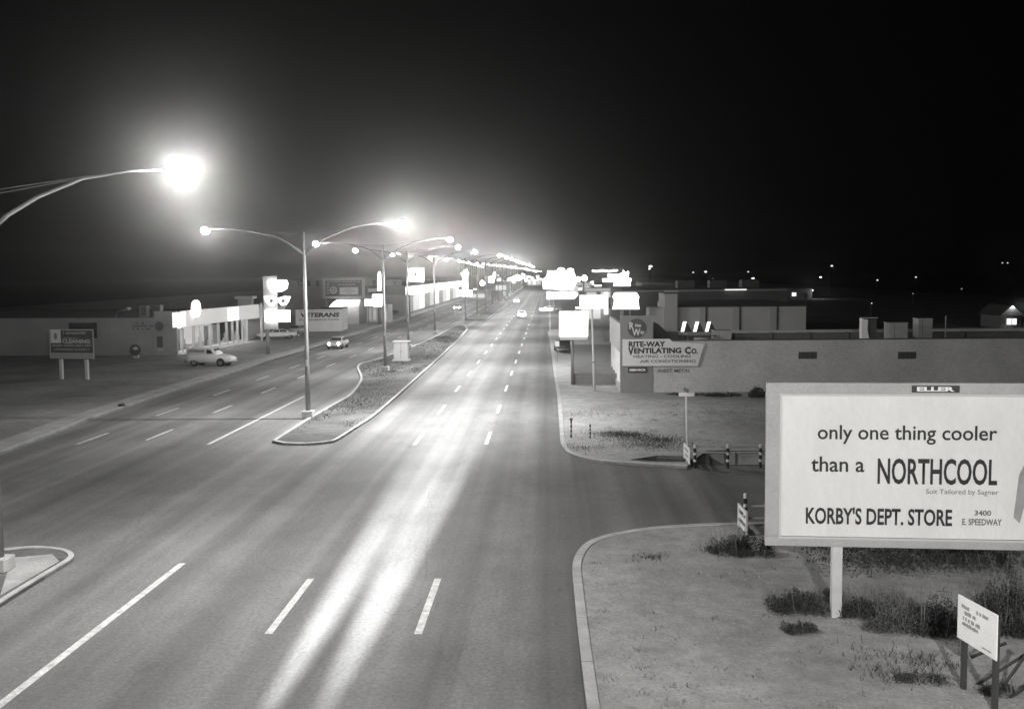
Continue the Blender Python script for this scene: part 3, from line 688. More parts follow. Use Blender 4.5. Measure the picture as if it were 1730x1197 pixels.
for x0_, x1_ in ((.1, .3), (.36, .56), (.74, .8)): part('lit_window', MB().box(w*x0_, w*x1_, -.08, -.01, h*.45, h*.75), mat('far_window_glow', .5, emit=2.0), r)
# small houses in the dark on the right
def house(label, a0, base, a1, top, win, gable=False):
    o = G(a0, base, 0); f = Frame((o.x, o.y, 0)); w = f.pl(a1, base)[0]; h = f.pl(a0, top)[1]
    r = thing('house', label, 'house', f); part('walls', MB().box(0, w, 0, 7, -.05, h), mat('house_stucco', .22, .9, var=.1), r)
    if gable: part('roof', MB().prism([(-.4, h), (w+.4, h), (w*.5, h+1.5)], -.5, 7.5), M_DARK, r)
    else: part('roof', MB().box(-.3, w+.3, -.3, 7.3, h+.002, h+.2), M_DARK, r)
    for (a, t, c, b_) in win:
        xa, zz = f.pl(a, t); xb, z_ = f.pl(c, b_); q_ = part('window', MB().box(xa, xb, -.06, -.005, z_, zz), mat('house_window_glow', .5, emit=1.2), r)
        part('glazing_bar', MB().box((xa+xb)/2-.06, (xa+xb)/2+.06, -.09, -.061, z_, zz), M_WHITE, q_)
    part('door', MB().box(w*.62, w*.62+1.0, -.05, -.005, 0, 2.1), M_DARK, r)
    return r, f, w, h
r, f, w, h = house('small flat roofed stucco house with one lit window, alone in the dark beyond the warehouse', 1336, 506, 1372, 488, [(1338, 494, 1345, 500)])
l = bpy.data.lights.new('porch_light', 'POINT'); l.energy = 160; l.shadow_soft_size = .1; o = bpy.data.objects.new('porch_light', l); COL.objects.link(o); o.parent = r; o.location = (w+1.5, -1.0, 2.6)
part('wall_lamp', MB().ell((w+.15, -.1, 2.7), (.15, .15, .15)), mat('small_lamp_glow', .8, emit=5), r)
r, f, w, h = house('gabled house with a brightly lit porch at the far right behind the block wall', 1690, 556, 1724, 533, [(1701, 538, 1717, 548)], True)
l = bpy.data.lights.new('porch_light', 'POINT'); l.energy = 160; l.shadow_soft_size = .1; o = bpy.data.objects.new('porch_light', l); COL.objects.link(o); o.parent = r; o.location = (w*.5, -1.0, 3.4)
part('porch_post', MB().box(0, .15, -1.6, -1.45, 0, h), M_WHITE, r); part('porch_post', MB().box(w-.15, w, -1.6, -1.45, 0, h), M_WHITE, r)

# ------------------------------------------------------------------ far pole lights
def pole_light(px, py, Y, label, group, r_=.35, e=8.0, proto={}):
    t = A(px, py, Y); key = (r_, e)
    f = Frame((t.x, t.y, 0))
    hh = max(t.z, 3.0)
    k_ = thing('area_lamp', label, 'lamp', f, group)
    part('pole', MB().tube([(0, 0, 0), (0, 0, hh-.1)], .08, 5), M_DARK, k_)
    part('bulb', MB().ell((0, -.2, hh), (r_, r_*.6, r_*.5), 8, 5), mat('far_bulb_%d' % int(e), .8, emit=e), k_, smooth=True)
RL = ['bright double lamp in the dark just right of the neon bars', 'small lamp left of a brighter one beyond the dark store roof', 'flat bright lamp beyond the dark store roof, right of a smaller one', 'small lamp above a brighter one beyond the warehouse', 'round bright lamp low over the warehouse, below a smaller one', 'bright lamp above the lone lit stucco house', 'small high lamp up and right of the lone stucco house', 'dim lamp in the dark over the square roof cooler', 'faint lamp in the dark over the narrow upright cooler', 'left one of the close pair of faint lamps at the far right', 'right one of the close pair of faint lamps at the far right', 'very faint lamp low in the dark right of the flat bright lamp', 'faint low lamp just above the curved duct', 'small lower bulb beside the bright double lamp', 'tiny glint above the roof pole at right', 'tiny glint above and left of the narrow upright cooler']
for n_, (px, py, Y, rr, e) in enumerate(((1099, 450, 380, .9, 8), (1171, 460, 420, .5, 3), (1192, 459, 430, .8, 4), (1264, 459, 430, .5, 3), (1272, 470, 330, .6, 6), (1386, 468, 360, .6, 6), (1405, 449, 380, .55, 4),
                      (1482, 473, 340, .4, 3), (1547, 468, 380, .45, 2), (1693, 444, 420, .4, 2), (1702, 444, 420, .4, 2), (1204, 470, 500, .3, 2), (1472, 512, 150, .12, 2), (1097, 454, 381, .5, 8), (1624, 492, 300, .3, 1), (1542, 497, 250, .2, 1))):
    pole_light(px, py, Y, RL[n_], 'distant lamps in the dark at right', rr*.75, e*.5)
ORD = ['leftmost'] + ['%s from the left' % w for w in 'second third fourth fifth sixth seventh eighth ninth tenth eleventh twelfth thirteenth fourteenth fifteenth sixteenth seventeenth eighteenth nineteenth twentieth'.split()]
ORDR = ['rightmost'] + [w.replace('left', 'right') for w in ORD[1:]]
for i in range(34):
    px = 838+i*2.3; py = 447+(px-838)*.16+random.uniform(-1.2, 1.2)
    pole_light(px, py, 650+random.uniform(0, 100), 'tiny lamp in the chain where the street vanishes, %s' % (ORD[i] if i < 17 else ORDR[33-i]), 'chain of far street lights', random.uniform(.5, 1.1), random.uniform(3, 9))
for i in range(10):
    pole_light(1003+i*4.2, 457.5+.8*math.sin(i*1.3), 700, 'tiny lamp in the wavy far row below the neon bars, %s' % ORD[i], 'wavy row of far lights', 1.3, 6)
for i in range(12):
    pole_light(778+i*3.4, 441+i*.9, 520, 'tiny lamp in the far row over the left shops, %s' % ORD[i], 'row of far lights over the left shops', .55, 5)

# ------------------------------------------------------------------ lit signs on the right
M_LIT = mat('lit_sign_face', .8, .5, emit=3.2); M_LIT2 = mat('lit_sign_soft', .8, .5, emit=1.5); M_NEON = mat('neon_tube', .8, .5, emit=7.0)
def lit_sign(name, label, base, Y, faces, poles, depth=.5, m=None, extra=None, cat='lit sign'):
    """faces: lists of photo points; poles: (px, py_top)"""
    o = G(base[0], base[1], KZ); f = Frame((o.x, o.y, KZ)); r = thing(name, label, cat, f)
    for i, fa in enumerate(faces):
        pts = [f.pl(x, y, 0) for x, y in fa]
        part('sign_face', MB().prism(pts, -.05, 0), m or M_LIT, r); 
        cxm = sum(p_[0] for p_ in pts)/len(pts); czm = sum(p_[1] for p_ in pts)/len(pts)
        part('sign_box', MB().prism([(cxm+(a-cxm)*1.02, czm+(b-czm)*1.02) for a, b in pts], .003, depth), M_WHITE, r)
    for (px, pt, wd) in poles:
        xx, zz = f.pl(px, pt, depth/2); part('pole', MB().tube([(xx, depth/2, -.1), (xx, depth/2, zz)], wd, 8), M_STEEL, r, smooth=True)
    return r, f
r, f = lit_sign('pole_sign', 'big plain square white lit sign on a single pole by the right kerb', (967, 650), 0, [[(945, 568), (993, 568), (993.5, 526), (945, 526)]], [(967, 572, .13)])
xa, za = f.pl(946, 574); xb, zb = f.pl(993, 569); part('lower_panel', MB().box(xa, xb, -.03, .2, za, zb), mat('dull_sign_white', .6), r)
o = G(1004, 661, KZ); f = Frame((o.x, o.y, KZ)); r = thing('utility_pole', 'slim pale utility pole between the square lit sign and the block building', 'pole', f)
hh = f.pl(1001, 522)[1]; part('shaft', MB().tube([(0, 0, 0), (-.15, 0, hh)], [.10, .07], 8), mat('pale_pole', .6, .6), r, smooth=True); part('collar', MB().tube([(-.05, 0, hh*.35), (-.05, 0, hh*.35+.1)], .12, 8), M_STEEL, r)
o = G(942, 612, KZ); f = Frame((o.x, o.y, KZ)); r = thing('kerb_sign', 'small white traffic sign on a thin post by the right kerb', 'sign', f)
xa, za = f.pl(938, 585); xb, zb = f.pl(945, 576); part('post', MB().tube([((xa+xb)/2, 0, 0), ((xa+xb)/2, 0, zb)], .04, 6), M_STEEL, r); part('plate', MB().box(xa, xb, -.05, -.02, za, zb), M_WHITE, r, bevel=.01)
r, f = lit_sign('crown_sign', 'glaring white lit sign with winged shoulders on a post behind the corner panel', (1052, 600), 0,
    [[(1035, 522), (1080, 522), (1078, 506), (1080, 502), (1075, 494), (1039, 494), (1035, 501), (1038, 507)]], [(1051, 520, .2), (1065, 520, .1)])
r, f = lit_sign('marquee_sign', 'glaring multi-part lit sign, the brightest mass beside the right lane', (937, 530), 0,
    [[(918, 488), (968, 490), (975, 474), (969, 457), (925, 457), (924, 467), (916, 472)], [(924, 505), (970, 505), (977, 497), (970, 492.5), (924, 492.5)]], [(936, 504, .22)], depth=.8)
part('bulb_crown', MB().ell((*[f.pl(948, 456)[0]], 0.2, f.pl(948, 456)[1]), (.8, .4, .5)).ell((f.pl(964, 457)[0], .2, f.pl(964, 457)[1]), (.7, .4, .5)), M_NEON, r, smooth=True)
r, f = lit_sign('rooftop_neon_sign', 'three stacked lit bars with a spiked crown above the dark roofs', (1050, 520), 0,
    [[(1027, 468), (1061, 468), (1062, 462), (1027, 463)], [(1018, 476), (1066, 476), (1066, 470), (1018, 470.5)], [(1037, 483), (1065, 483), (1065, 478), (1037, 478)], [(1047, 462), (1063, 461.5), (1061, 457.5), (1058, 461), (1053, 456), (1051, 461)]], [(1050, 480, .2), (1064, 478, .2)], m=M_NEON)
r, f = lit_sign('star_lamp_sign', 'small starburst lamp sign on a tall white mast', (986, 521), 0, [[(984, 474), (990, 475), (993, 470), (990, 465), (985, 465), (982, 469)], [(974, 476), (980, 476), (981, 468), (975, 467)]], [(986, 476, .18)], m=M_NEON)
# white shop with sign fascia
o = G(975, 545, KZ); f = Frame((o.x, o.y, KZ)); r = thing('white_shop', 'white shop with lit fascia, canopy strip and tall upright slab beside the square lit sign', 'building', f)
w = f.pl(1046, 545)[0]; h = f.pl(980, 498)[1]
part('walls', MB().box(0, w, 1, 14, -.1, f.pl(980, 522)[1]), mat('shop_wall', .35, .8), r)
part('fascia', MB().box(f.pl(979, 520)[0], f.pl(1021, 520)[0], .3, .9, f.pl(980, 517)[1], h), mat('lit_fascia', .8, emit=.75), r)
part('canopy', MB().box(f.pl(972, 520)[0], f.pl(1021, 520)[0], -.8, .29, f.pl(980, 521)[1], f.pl(980, 518)[1]), M_LIT2, r)
part('upright_slab', MB().box(f.pl(1020.5, 520)[0], f.pl(1027.5, 520)[0], -.4, .4, f.pl(1024, 531)[1], f.pl(1024, 493)[1]), mat('slab_glow', .8, emit=1.1), r)
sign_text('SHOP' if False else 'Auto', r, f.pl(1007, 510)[0], f.pl(1018, 510)[0], f.pl(1010, 506.5)[1], f.pl(1010, 501.5)[1], .27, M_GREYL) if False else None
part('window', MB().box(f.pl(982, 530)[0], f.pl(1015, 530)[0], .95, .99, .6, 2.6), mat('shop_window_glow', .5, emit=.35), r)
for i, (a0, t_, a1, bs, lb, e) in enumerate(((985, 487, 1060, 505, 'low pale canopy building under the rooftop neon bars', .3), (890, 472, 915, 482, 'far roadside shop just left of the glaring marquee sign', .5), (940, 478, 1000, 498, 'far lit shop row behind the glaring marquee sign', .4))):
    o = G(a0, bs, KZ); f = Frame((o.x, o.y, KZ)); r = thing('far_shop', lb, 'building', f)
    w = f.pl(a1, bs)[0]; h = f.pl(a0, t_)[1]; part('walls', MB().box(0, w, 0, 12, -.1, h), mat('far_shop_wall', .4, .9), r)
    part('fascia', MB().box(-.2, w+.2, -1.2, -.01, h-.9, h), mat('far_fascia_%d' % i, .6, emit=e), r)
    for j in range(3): part('window', MB().box(w*(.08+.32*j), w*(.30+.32*j), -.06, -.01, .5, h-1.2), mat('far_shop_window', .5, emit=.5), r)

# ------------------------------------------------------------------ vehicles
M_CARW = mat('pale_car_paint', .75, .32, var=.05, scale=1.2); M_GLASS = mat('car_glass', .03, .08, spec=.8); M_TYRE = mat('tyre_rubber', .02, .8)
M_CHROME = mat('chrome', .6, .2, metal=.9); M_CARG = mat('grey_car_paint', .35, .3)
def ring(x, hw, z0, z1, sq=3.2, n=20, top_n=None):
    pts = []; zc, hz = (z0+z1)/2, (z1-z0)/2
    for k_ in range(n):
        w_ = 2*math.pi*k_/n; c, s_ = math.cos(w_), math.sin(w_)
        pts.append((x, hw*math.copysign(abs(c)**(2/sq), c), zc+hz*math.copysign(abs(s_)**(2/sq), s_)))
    return pts
def loft(st, sq=3.2, n=20):
    k_ = MB(); vs = []; fs = []
    for s_ in st: vs += ring(*s_, sq=sq, n=n)
    for i in range(len(st)-1):
        for j in range(n): fs.append((i*n+j, i*n+(j+1) % n, (i+1)*n+(j+1) % n, (i+1)*n+j))
    fs.append(tuple(range(n))); fs.append(tuple(reversed(range((len(st)-1)*n, len(st)*n)))); return k_.add(vs, fs)
def car(label, fr, kind='sedan', m=None, lights=None, group=None, name='parked_car'):
    """local +x is forward, wheels on z = 0"""
    m = m or M_CARW; r = thing(name, label, 'van' if kind == 'panel' else 'car', fr, group)
    if kind == 'panel':
        L_ = 4.9; wb = (-1.38, 1.42); wr = .36
        body = [(-2.42, .62, .42, .95), (-2.36, .78, .34, 1.12), (-1.9, .86, .28, 1.2), (-.6, .88, .26, 1.22), (.7, .88, .26, 1.2), (1.1, .82, .28, 1.16), (1.9, .74, .30, 1.05), (2.3, .66, .36, .92), (2.42, .52, .45, .78)]
        top = [(-2.3, .62, .9, 1.35), (-2.2, .74, .9, 1.66), (-1.6, .78, .9, 1.78), (-.2, .78, .9, 1.80), (.35, .76, .9, 1.74), (.75, .72, .9, 1.5), (1.05, .68, .9, 1.2)]
        glass = [(-.05, .792, 1.22, 1.60), (.42, .765, 1.22, 1.56)]
    else:
        L_ = 5.2; wb = (-1.5, 1.55); wr = .36
        body = [(-2.62, .70, .42, .86), (-2.52, .84, .36, .94), (-1.6, .93, .28, .98), (0, .94, .26, .95), (1.2, .92, .28, .93), (2.2, .86, .32, .88), (2.55, .78, .38, .80), (2.62, .66, .45, .70)]
        top = [(-1.55, .70, .8, .98), (-1.15, .74, .8, 1.28), (-.8, .76, .8, 1.40), (0, .76, .8, 1.43), (.45, .74, .8, 1.36), (1.05, .72, .8, .98)]
        glass = None
    part('body', loft(body, 3.4), m, r, smooth=True)
    cabin = part('cabin', loft(top, 3.6), m, r, smooth=True)
    if kind == 'panel':
        for sg in (-1, 1): part('side_window', MB().prism([(-.02, 1.24), (.62, 1.24), (.40, 1.60), (-.02, 1.62)], sg*.70, sg*.795), M_GLASS, cabin)
        part('windscreen', MB().add([(1.0, -.55, 1.22), (1.0, .55, 1.22), (.58, .5, 1.66), (.58, -.5, 1.66)], [(0, 1, 2, 3)]), M_GLASS, cabin)
        for sg in (-1, 1): part('panel_moulding', MB().prism([(-1.9, 1.32), (-.25, 1.32), (-.25, 1.60), (-1.75, 1.60)], sg*.70, sg*.786), mat('van_side_lettering', .3, .5, var=.4, scale=6), cabin)
    else:
        for sg in (-1, 1):
            part('side_window', MB().prism([(-1.2, 1.0), (-.15, 1.0), (-.15, 1.32), (-.95, 1.30)], sg*.66, sg*.772), M_GLASS, cabin)
            part('side_window', MB().prism([(-.07, 1.0), (.85, 1.0), (.5, 1.29), (-.07, 1.32)], sg*.66, sg*.772), M_GLASS, cabin)
        part('windscreen', MB().add([(1.06, -.62, 1.0), (1.06, .62, 1.0), (.60, .56, 1.34), (.60, -.56, 1.34)], [(0, 1, 2, 3)]), M_GLASS, cabin)
        part('rear_window', MB().add([(-1.58, -.60, 1.0), (-1.58, .60, 1.0), (-1.14, .55, 1.31), (-1.14, -.55, 1.31)], [(0, 1, 2, 3)]), M_GLASS, cabin)
    for x in wb:
        for sg in (-1, 1):
            wy = .80 if kind == 'panel' else .86
            wh = part('wheel', MB().tube([(x, sg*(wy-.16), wr), (x, sg*(wy+.04), wr)], wr, 20), M_TYRE, r)
            part('hubcap', MB().tube([(x, sg*(wy+.042), wr), (x, sg*(wy+.06), wr)], [wr*.62, wr*.5], 16), M_CHROME, wh)
            part('wheel_arch', MB().tube([(x, sg*(wy-.17), wr+.02), (x, sg*(wy+.01), wr+.02)], wr*1.17, 20), M_BLACK, r)
    fx_ = body[-1][0]; rx = body[0][0]
    part('front_bumper', MB().tube([(fx_-.15, -.85, .42), (fx_+.08, -.6, .42), (fx_+.1, .6, .42), (fx_-.15, .85, .42)], .07, 8), M_CHROME, r, smooth=True)
    part('rear_bumper', MB().tube([(rx+.15, -.85, .42), (rx-.08, -.6, .42), (rx-.1, .6, .42), (rx+.15, .85, .42)], .07, 8), M_CHROME, r, smooth=True)
    hz = .72
    for sg in (-1, 1):
        part('headlight', MB().ell((fx_-.02, sg*.58, hz), (.10, .13, .13)), mat('headlight_on', .8, .2, emit=30) if lights else mat('headlight_glass', .7, .15), r, smooth=True)
        part('tail_light', MB().ell((rx+.02, sg*.66, .72), (.07, .10, .09)), mat('tail_light_on', .6, .3, emit=14) if lights else mat('tail_light_glass', .12, .2), r, smooth=True)
        if lights:
            l_ = bpy.data.lights.new('headlight_beam', 'SPOT'); l_.energy = lights; l_.spot_size = math.radians(3.6 if lights > 5000 else 25); l_.spot_blend = 1.0; l_.shadow_soft_size = .08
            o_ = bpy.data.objects.new('headlight_beam', l_); COL.objects.link(o_); o_.parent = r; o_.location = (fx_+.15, sg*.58, hz)
            o_.rotation_euler = (math.radians(90-(.05 if lights > 5000 else 3)), 0, math.radians(-90))
    return r
def carfr(px0, py0, px1, py1, z=KZ+.006):          # rear-most and front-most ground points
    a, b = G(px0, py0, z), G(px1, py1, z); c = (a+b)/2; return Frame((c.x, c.y, z), math.atan2(b.y-a.y, b.x-a.x))
car('pale rounded panel delivery van parked on the dirt near the left kerb', carfr(312, 616.5, 402, 617.5), 'panel')
car('pale sedan parked side on before the low shop wing, behind the eyeglass sign pole', carfr(505, 571, 431, 574), 'sedan')
car('second pale car half hidden behind the parked sedan, its tail towards the street', carfr(532, 560, 470, 570), 'sedan', M_CARG)
car('white car side on far up the right kerb beneath the marquee sign', carfr(913, 527, 950, 527), 'sedan')
car('dark car parked nose in beside the white shop on the right', carfr(955, 597, 948, 590), 'sedan', mat('dark_car_paint', .04, .3))
# moving traffic, at rest
def drive(label, X, Y, d, m=None, e=400): car(label, Frame((X, Y, 0.0), math.radians(90 if d > 0 else -90)), 'sedan', m, e, 'traffic on the street', 'moving_car')
drive('oncoming car with headlights lit close to the left kerb, nearest one on the left carriageway', -25.6, G(552, 590).y+2, -1, M_CARG)
drive('oncoming car with headlights lit far up the left carriageway', -22.0, 250, -1, M_CARW)
drive('car with tail lights lit driving away in the middle lane far ahead', -5.2, 205, 1, M_CARG, 500000)
drive('most distant car driving away beside the far median', -9.2, 300, 1, M_CARW, 500000)
drive('unseen car added behind the viewpoint in the middle lane, its strong headlights lighting the road ahead', -5.3, -6.0, 1, M_CARG, 12000000)  # added out of view; its beams stand in for many passing headlights

# ------------------------------------------------------------------ left side: shop building
ca, cb = G(285.5, 600.5, KZ), G(420, 576.5, KZ)
fr = Frame((ca.x, ca.y, KZ), math.atan2(cb.y-ca.y, cb.x-ca.x)); LF = (cb-ca).length
sh = thing('corner_shop_building', 'low shop building with a long dark side wall and a brightly lit glass shopfront', 'building', fr)
M_SIDE = mat('side_wall_stucco', .28, .9, var=.16, scale=.25, fine=.08)
zf1 = fr.pl(300, 524)[1]; zf0 = fr.pl(300, 550.5)[1]; zs = fr.sl(200, 537)[1]
print('shop', fr.o, LF, zf0, zf1, zs)
part('side_wall', MB().box(0, .3, 1.6, 75, -.2, zs), M_SIDE, sh)
part('side_pier', MB().box(-.02, .32, -1.0, 1.598, -.2, zf1), mat('pier_stucco', .30, .9, var=.1), sh)
part('roof', MB().box(.3, LF+14, 1.6, 60, zs-.5, zs-.3), M_ROOF, sh)
part('parapet_cap', MB().box(-.03, .33, 1.6, 75, zs+.002, zs+.1), M_DARK, sh)
fa = part('fascia', MB().box(.33, LF, -1.6, -1.3, zf0, zf1), mat('fascia_panel', .7, .7, var=.06, emit=.22), sh)
for a, c in ((291, 313), (385, 403)):
    xa = fr.pl(a, 540, -1.6)[0]; xb = fr.pl(c, 540, -1.6)[0]
    part('lit_panel', MB().box(xa, xb, -1.66, -1.603, zf0+.05, zf1-.1), mat('lit_fascia_panel', .7, emit=.85), fa)
part('soffit', MB().box(.33, LF, -1.3, 1.5, zf0, zf0+.12), M_WHITE, sh)
k = MB()
for i in range(7): k.box(1+i*(LF-2)/6-.7, 1+i*(LF-2)/6+.7, -.9, -.6, zf0-.07, zf0-.003)
part('soffit_lamps', k, mat('soffit_glow', .8, emit=16.0), sh)
part('back_room_wall', MB().box(.33, LF, 5.0, 5.2, 0, zf0), M_WHITE, sh)
part('shop_floor', MB().box(.33, LF, -1.8, 5.0, -.05, .10), M_CONC, sh)
k = MB()
for i in range(6): k.box(1.5+i*(LF-3)/5-.9, 1.5+i*(LF-3)/5+.9, 1.5, 2.0, zf0-.12, zf0-.04)
part('ceiling_lamps', k, mat('interior_glow', .8, emit=22.0), sh)
part('shop_ceiling', MB().box(.33, LF, 1.501, 5.0, zf0, zf0+.12), M_WHITE, sh)
bays = [0.33, 3.4, 6.6, 8.6, 11.2, 13.8, 16.4, 18.2, 19.9, 21.6, LF-.3]
for xx in bays: part('pier', MB().box(xx, xx+.28, -.02, .25, .102, zf0-.002), mat('pier_paint', .38, .7), sh)
for i, (xa, xb, t_) in enumerate(((3.7, 6.55, 'dark'), (11.5, 13.7, 'dark'), (14.1, 16.3, 'dark'))):
    part('curtain', MB().box(xa+.2, xb-.5, 1.0, 1.05, .102, zf0-.5), mat('curtain_cloth', .18, .9, var=.3, scale=2), sh)
for i, xx in enumerate((1.5, 5.0, 9.5, 12.4, 17.2, 20.8)):
    part('display_stand', MB().box(xx, xx+.9, .5, 1.0, .102, .9).box(xx+.2, xx+.6, .6, .9, .9, 1.5), mat('display_goods', .3, .7, var=.3), sh)
part('sill', MB().box(.35, LF, .0, .2, .102, .35), M_WHITE, sh)
part('corner_post', MB().tube([(LF-.1, -1.9, 0), (LF-.1, -1.9, zf1+.2)], .16, 10), M_WHITE, sh, smooth=True)
xx, zz = fr.pl(330, 521, -1.7); part('round_sign', MB().tube([(xx, -1.95, zz), (xx, -1.62, zz)], .95, 24), mat('disc_sign_glow', .8, emit=3), sh)
part('round_sign_bracket', MB().box(xx-.12, xx+.12, -1.8, -1.65, zz-1.3, zz-.7), M_WHITE, sh)
# faded writing and emblems on the dark side wall (faces the camera: runs along local -y)
def side_text(s_, a0, b0, a1, b1_, m):
    ya, z_ = fr.sl(a0, b1_, -.0); yb, _ = fr.sl(a1, b1_, 0); _, zz = fr.sl(a0, b0, 0)
    part('lettering', textmesh(s_, (0, ya, z_), -Y1, Z1, ya-yb, zz-z_, m, .02, .02), m, sh)
def side_scrawl(a0, b0, a1, b1_, sd):
    ya, z_ = fr.sl(a0, b1_, 0); yb, _ = fr.sl(a1, b1_, 0); _, zz = fr.sl(a0, b0, 0); k = MB(); q = random.Random(sd); y = ya
    while y > yb+.3:
        w_ = q.uniform(.12, .3); a_, b_ = z_+(zz-z_)*q.uniform(0, .2), zz-(zz-z_)*q.uniform(0, .25)
        k.box(-.012, -.001, y-w_, y, a_, b_); y -= w_+q.choice((.05, .06, .07, .35))
    part('faded_writing', k, mat('faded_wall_paint', .11), sh)
side_scrawl(229, 544, 252, 547.5, 1); side_scrawl(223, 549, 262, 552, 2); side_scrawl(224, 554, 261, 557, 3)
def side_disc(cx_, cy_, r_, m, nm):
    ya, z_ = fr.sl(cx_, cy_, 0); k = MB(); n = 20; k.add([(-.03, ya+r_*math.cos(t*2*math.pi/n), z_+r_*math.sin(t*2*math.pi/n)) for t in range(n)]+[(-.001, ya+r_*math.cos(t*2*math.pi/n), z_+r_*math.sin(t*2*math.pi/n)) for t in range(n)], [tuple(range(n))]+[(i, (i+1) % n, n+(i+1) % n, n+i) for i in range(n)])
    return part(nm, k, m, sh)
side_disc(269, 551, .52, M_GREYL, 'round_wall_emblem'); 
ya, z_ = fr.sl(266, 587, 0); yb, zz = fr.sl(275, 568, 0)
part('upright_wall_sign', MB().box(-.08, -.002, yb, ya, z_, zz), mat('upright_sign_paint', .09), sh); part('upright_sign_foot', MB().box(-.07, -.002, yb, ya, z_-.35, z_-.01), mat('sign_foot_paint', .4), sh)
def roofbox(a0, t_, a1, lb):
    o_ = A(a0, t_, 118); w_ = A(a1, t_, 118).x-o_.x; f_ = Frame((o_.x, 118, KZ+zs-.3)); r_ = thing('rooftop_cooler', lb, 'cooler', f_, 'coolers on the left shop roof')
    hh_ = o_.z-KZ-zs+.3; part('casing', MB().box(0, w_, 0, .9, 0, hh_), mat('old_duct', .22, .7, var=.2), r_, bevel=.02); part('grille', MB().box(.1, w_-.1, -.03, -.002, .3, hh_-.1), M_DARK, r_)
roofbox(235, 516, 248, 'left one of two square coolers on the dark shop roof'); roofbox(256, 515, 271, 'right one of two square coolers on the dark shop roof, nearer the corner')
o_ = A(207, 530, 125); f_ = Frame((o_.x, 125, KZ+zs-.3)); r_ = thing('roof_vent_pipe', 'small shiny bent vent pipe on the long dark roof', 'vent', f_)
part('pipe', MB().tube([(-.8, 0, 0), (-.6, 0, .7), (.2, 0, .8), (.7, 0, .95)], .18, 8), M_STEEL, r_, smooth=True); part('cowl', MB().ell((.8, 0, 1.0), (.3, .2, .2)), M_WHITE, r_, smooth=True)
# wing beyond the shopfront
xw0 = LF+.05
part('wing_wall', MB().box(xw0, xw0+12, .4, .7, -.1, 4.3), mat('wing_block', .3, .85, var=.1, brick=(.5, .25, .015)), sh)
part('wing_fascia', MB().box(xw0, xw0+12, -.9, .39, 3.0, 4.4), mat('wing_fascia_paint', .45, .8), sh)
o_ = A(402, 519, 143); f_ = Frame((o_.x, 143, KZ+4.0)); r_ = thing('rooftop_chimney', 'pale flared square chimney cap above the low wing', 'chimney', f_); w_ = A(424, 519, 143).x-o_.x; hh_ = A(402, 500, 143).z-KZ-4.0
part('shaft', MB().box(0, w_, 0, 1.5, -.3, hh_-.4), mat('chimney_stucco', .35, .85), r_); part('cap', MB().box(-.35, w_+.35, -.3, 1.8, hh_-.39, hh_), mat('chimney_cap', .45, .8), r_)
# ------------------------------------------------------------------ eyeglass pylon sign
o = G(453, 598, KZ); fr = Frame((o.x, o.y, KZ)); r = thing('eyeglass_pylon_sign', 'tall white pylon with a lit cloud, lit eyeglass shapes and a lit box', 'lit sign', fr)
P = lambda x, y, ly=0: fr.pl(x, y, ly)
part('pole', MB().tube([(0, 0, -.1), (0, 0, P(453, 560)[1])], .2, 10), M_STEEL, r, smooth=True)
xa, za = P(447, 556); xb, zb = P(467, 466); part('panel', MB().box(xa, xb, -.2, .2, za, zb), mat('pylon_panel', .55, .7), r, bevel=.02)
sh_ = [(453, 483), (458, 492), (463, 494), (477, 492), (485, 487), (486.5, 479), (484, 473), (454, 473), (452.5, 477)]
part('lit_cloud', MB().prism([P(x, y, -.3) for x, y in sh_], -.45, -.21), mat('pylon_glow', .8, emit=5), r)
def lens(cx_, flip):
    pts = [(cx_-flip*10, 503), (cx_-flip*9, 510), (cx_-flip*3, 516), (cx_+flip*4, 515.5), (cx_+flip*9, 509), (cx_+flip*12, 500.5), (cx_+flip*2, 500)]
    return [P(x, y, -.3) for x, y in pts]
part('eyeglass_lens', MB().prism(lens(479, 1), -.45, -.21), mat('eyeglass_glow', .8, emit=1.6), r); part('eyeglass_lens', MB().prism(lens(458, -1), -.45, -.21), mat('eyeglass_glow', .8, emit=1.6), r)
for cx_ in (479, 459):
    a_, c_ = P(cx_, 508, -.3); part('eye', MB().tube([(a_, -.47, c_), (a_, -.451, c_)], .22, 14), mat('eye_grey', .5), r)
xa, za = P(450, 543.5); xb, zb = P(491, 523.5); part('lit_box', MB().box(xa, xb, -.5, -.21, za, zb), mat('pylon_box_glow', .8, emit=4), r)
# ------------------------------------------------------------------ cleaning sign on the left lot
a, b = G(102, 640.5, KZ), G(145, 641.5, KZ); fr = Frame((a.x, a.y, KZ), math.atan2(b.y-a.y, b.x-a.x)+.06)
r = thing('cleaning_sign', 'board reading CLEANING with a white portrait panel, on two legs in the dark lot', 'sign', fr); P = lambda x, y, ly=-.1: fr.pl(x, y, ly)
xa, z0_ = P(85, 606); xb, _ = P(159, 606); _, z1_ = P(90, 556)
part('board', MB().box(xa, xb, -.08, 0, z0_, z1_), mat('sign_dark_face', .07, .7, var=.15), r)
part('border', MB().box(xa, xb, -.10, -.082, z1_-.09, z1_).box(xa, xa+.07, -.10, -.082, z0_, z1_-.09).box(xb-.07, xb, -.10, -.082, z0_, z1_-.09), mat('sign_border', .4), r)
zc = P(100, 590)[1]; k = MB()
for i in range(3): zz = P(100, 597+i*3.3)[1]; k.box(xa, xb, -.11, -.082, zz-.06, zz+.05)
part('lattice', k, mat('lattice_paint', .42), r)
for q_ in (102, 145): xx = P(q_, 640)[0]; part('leg', MB().box(xx-.13, xx+.13, .0, .22, -.05, z1_-.4), mat('leg_paint', .45, .8), r)
xc, zc_ = P(86, 579); xd, zd = P(102, 556.5); pp_ = part('portrait_panel', MB().box(xc, xd, -.12, -.101, zc_, zd), mat('portrait_white', .6), r)
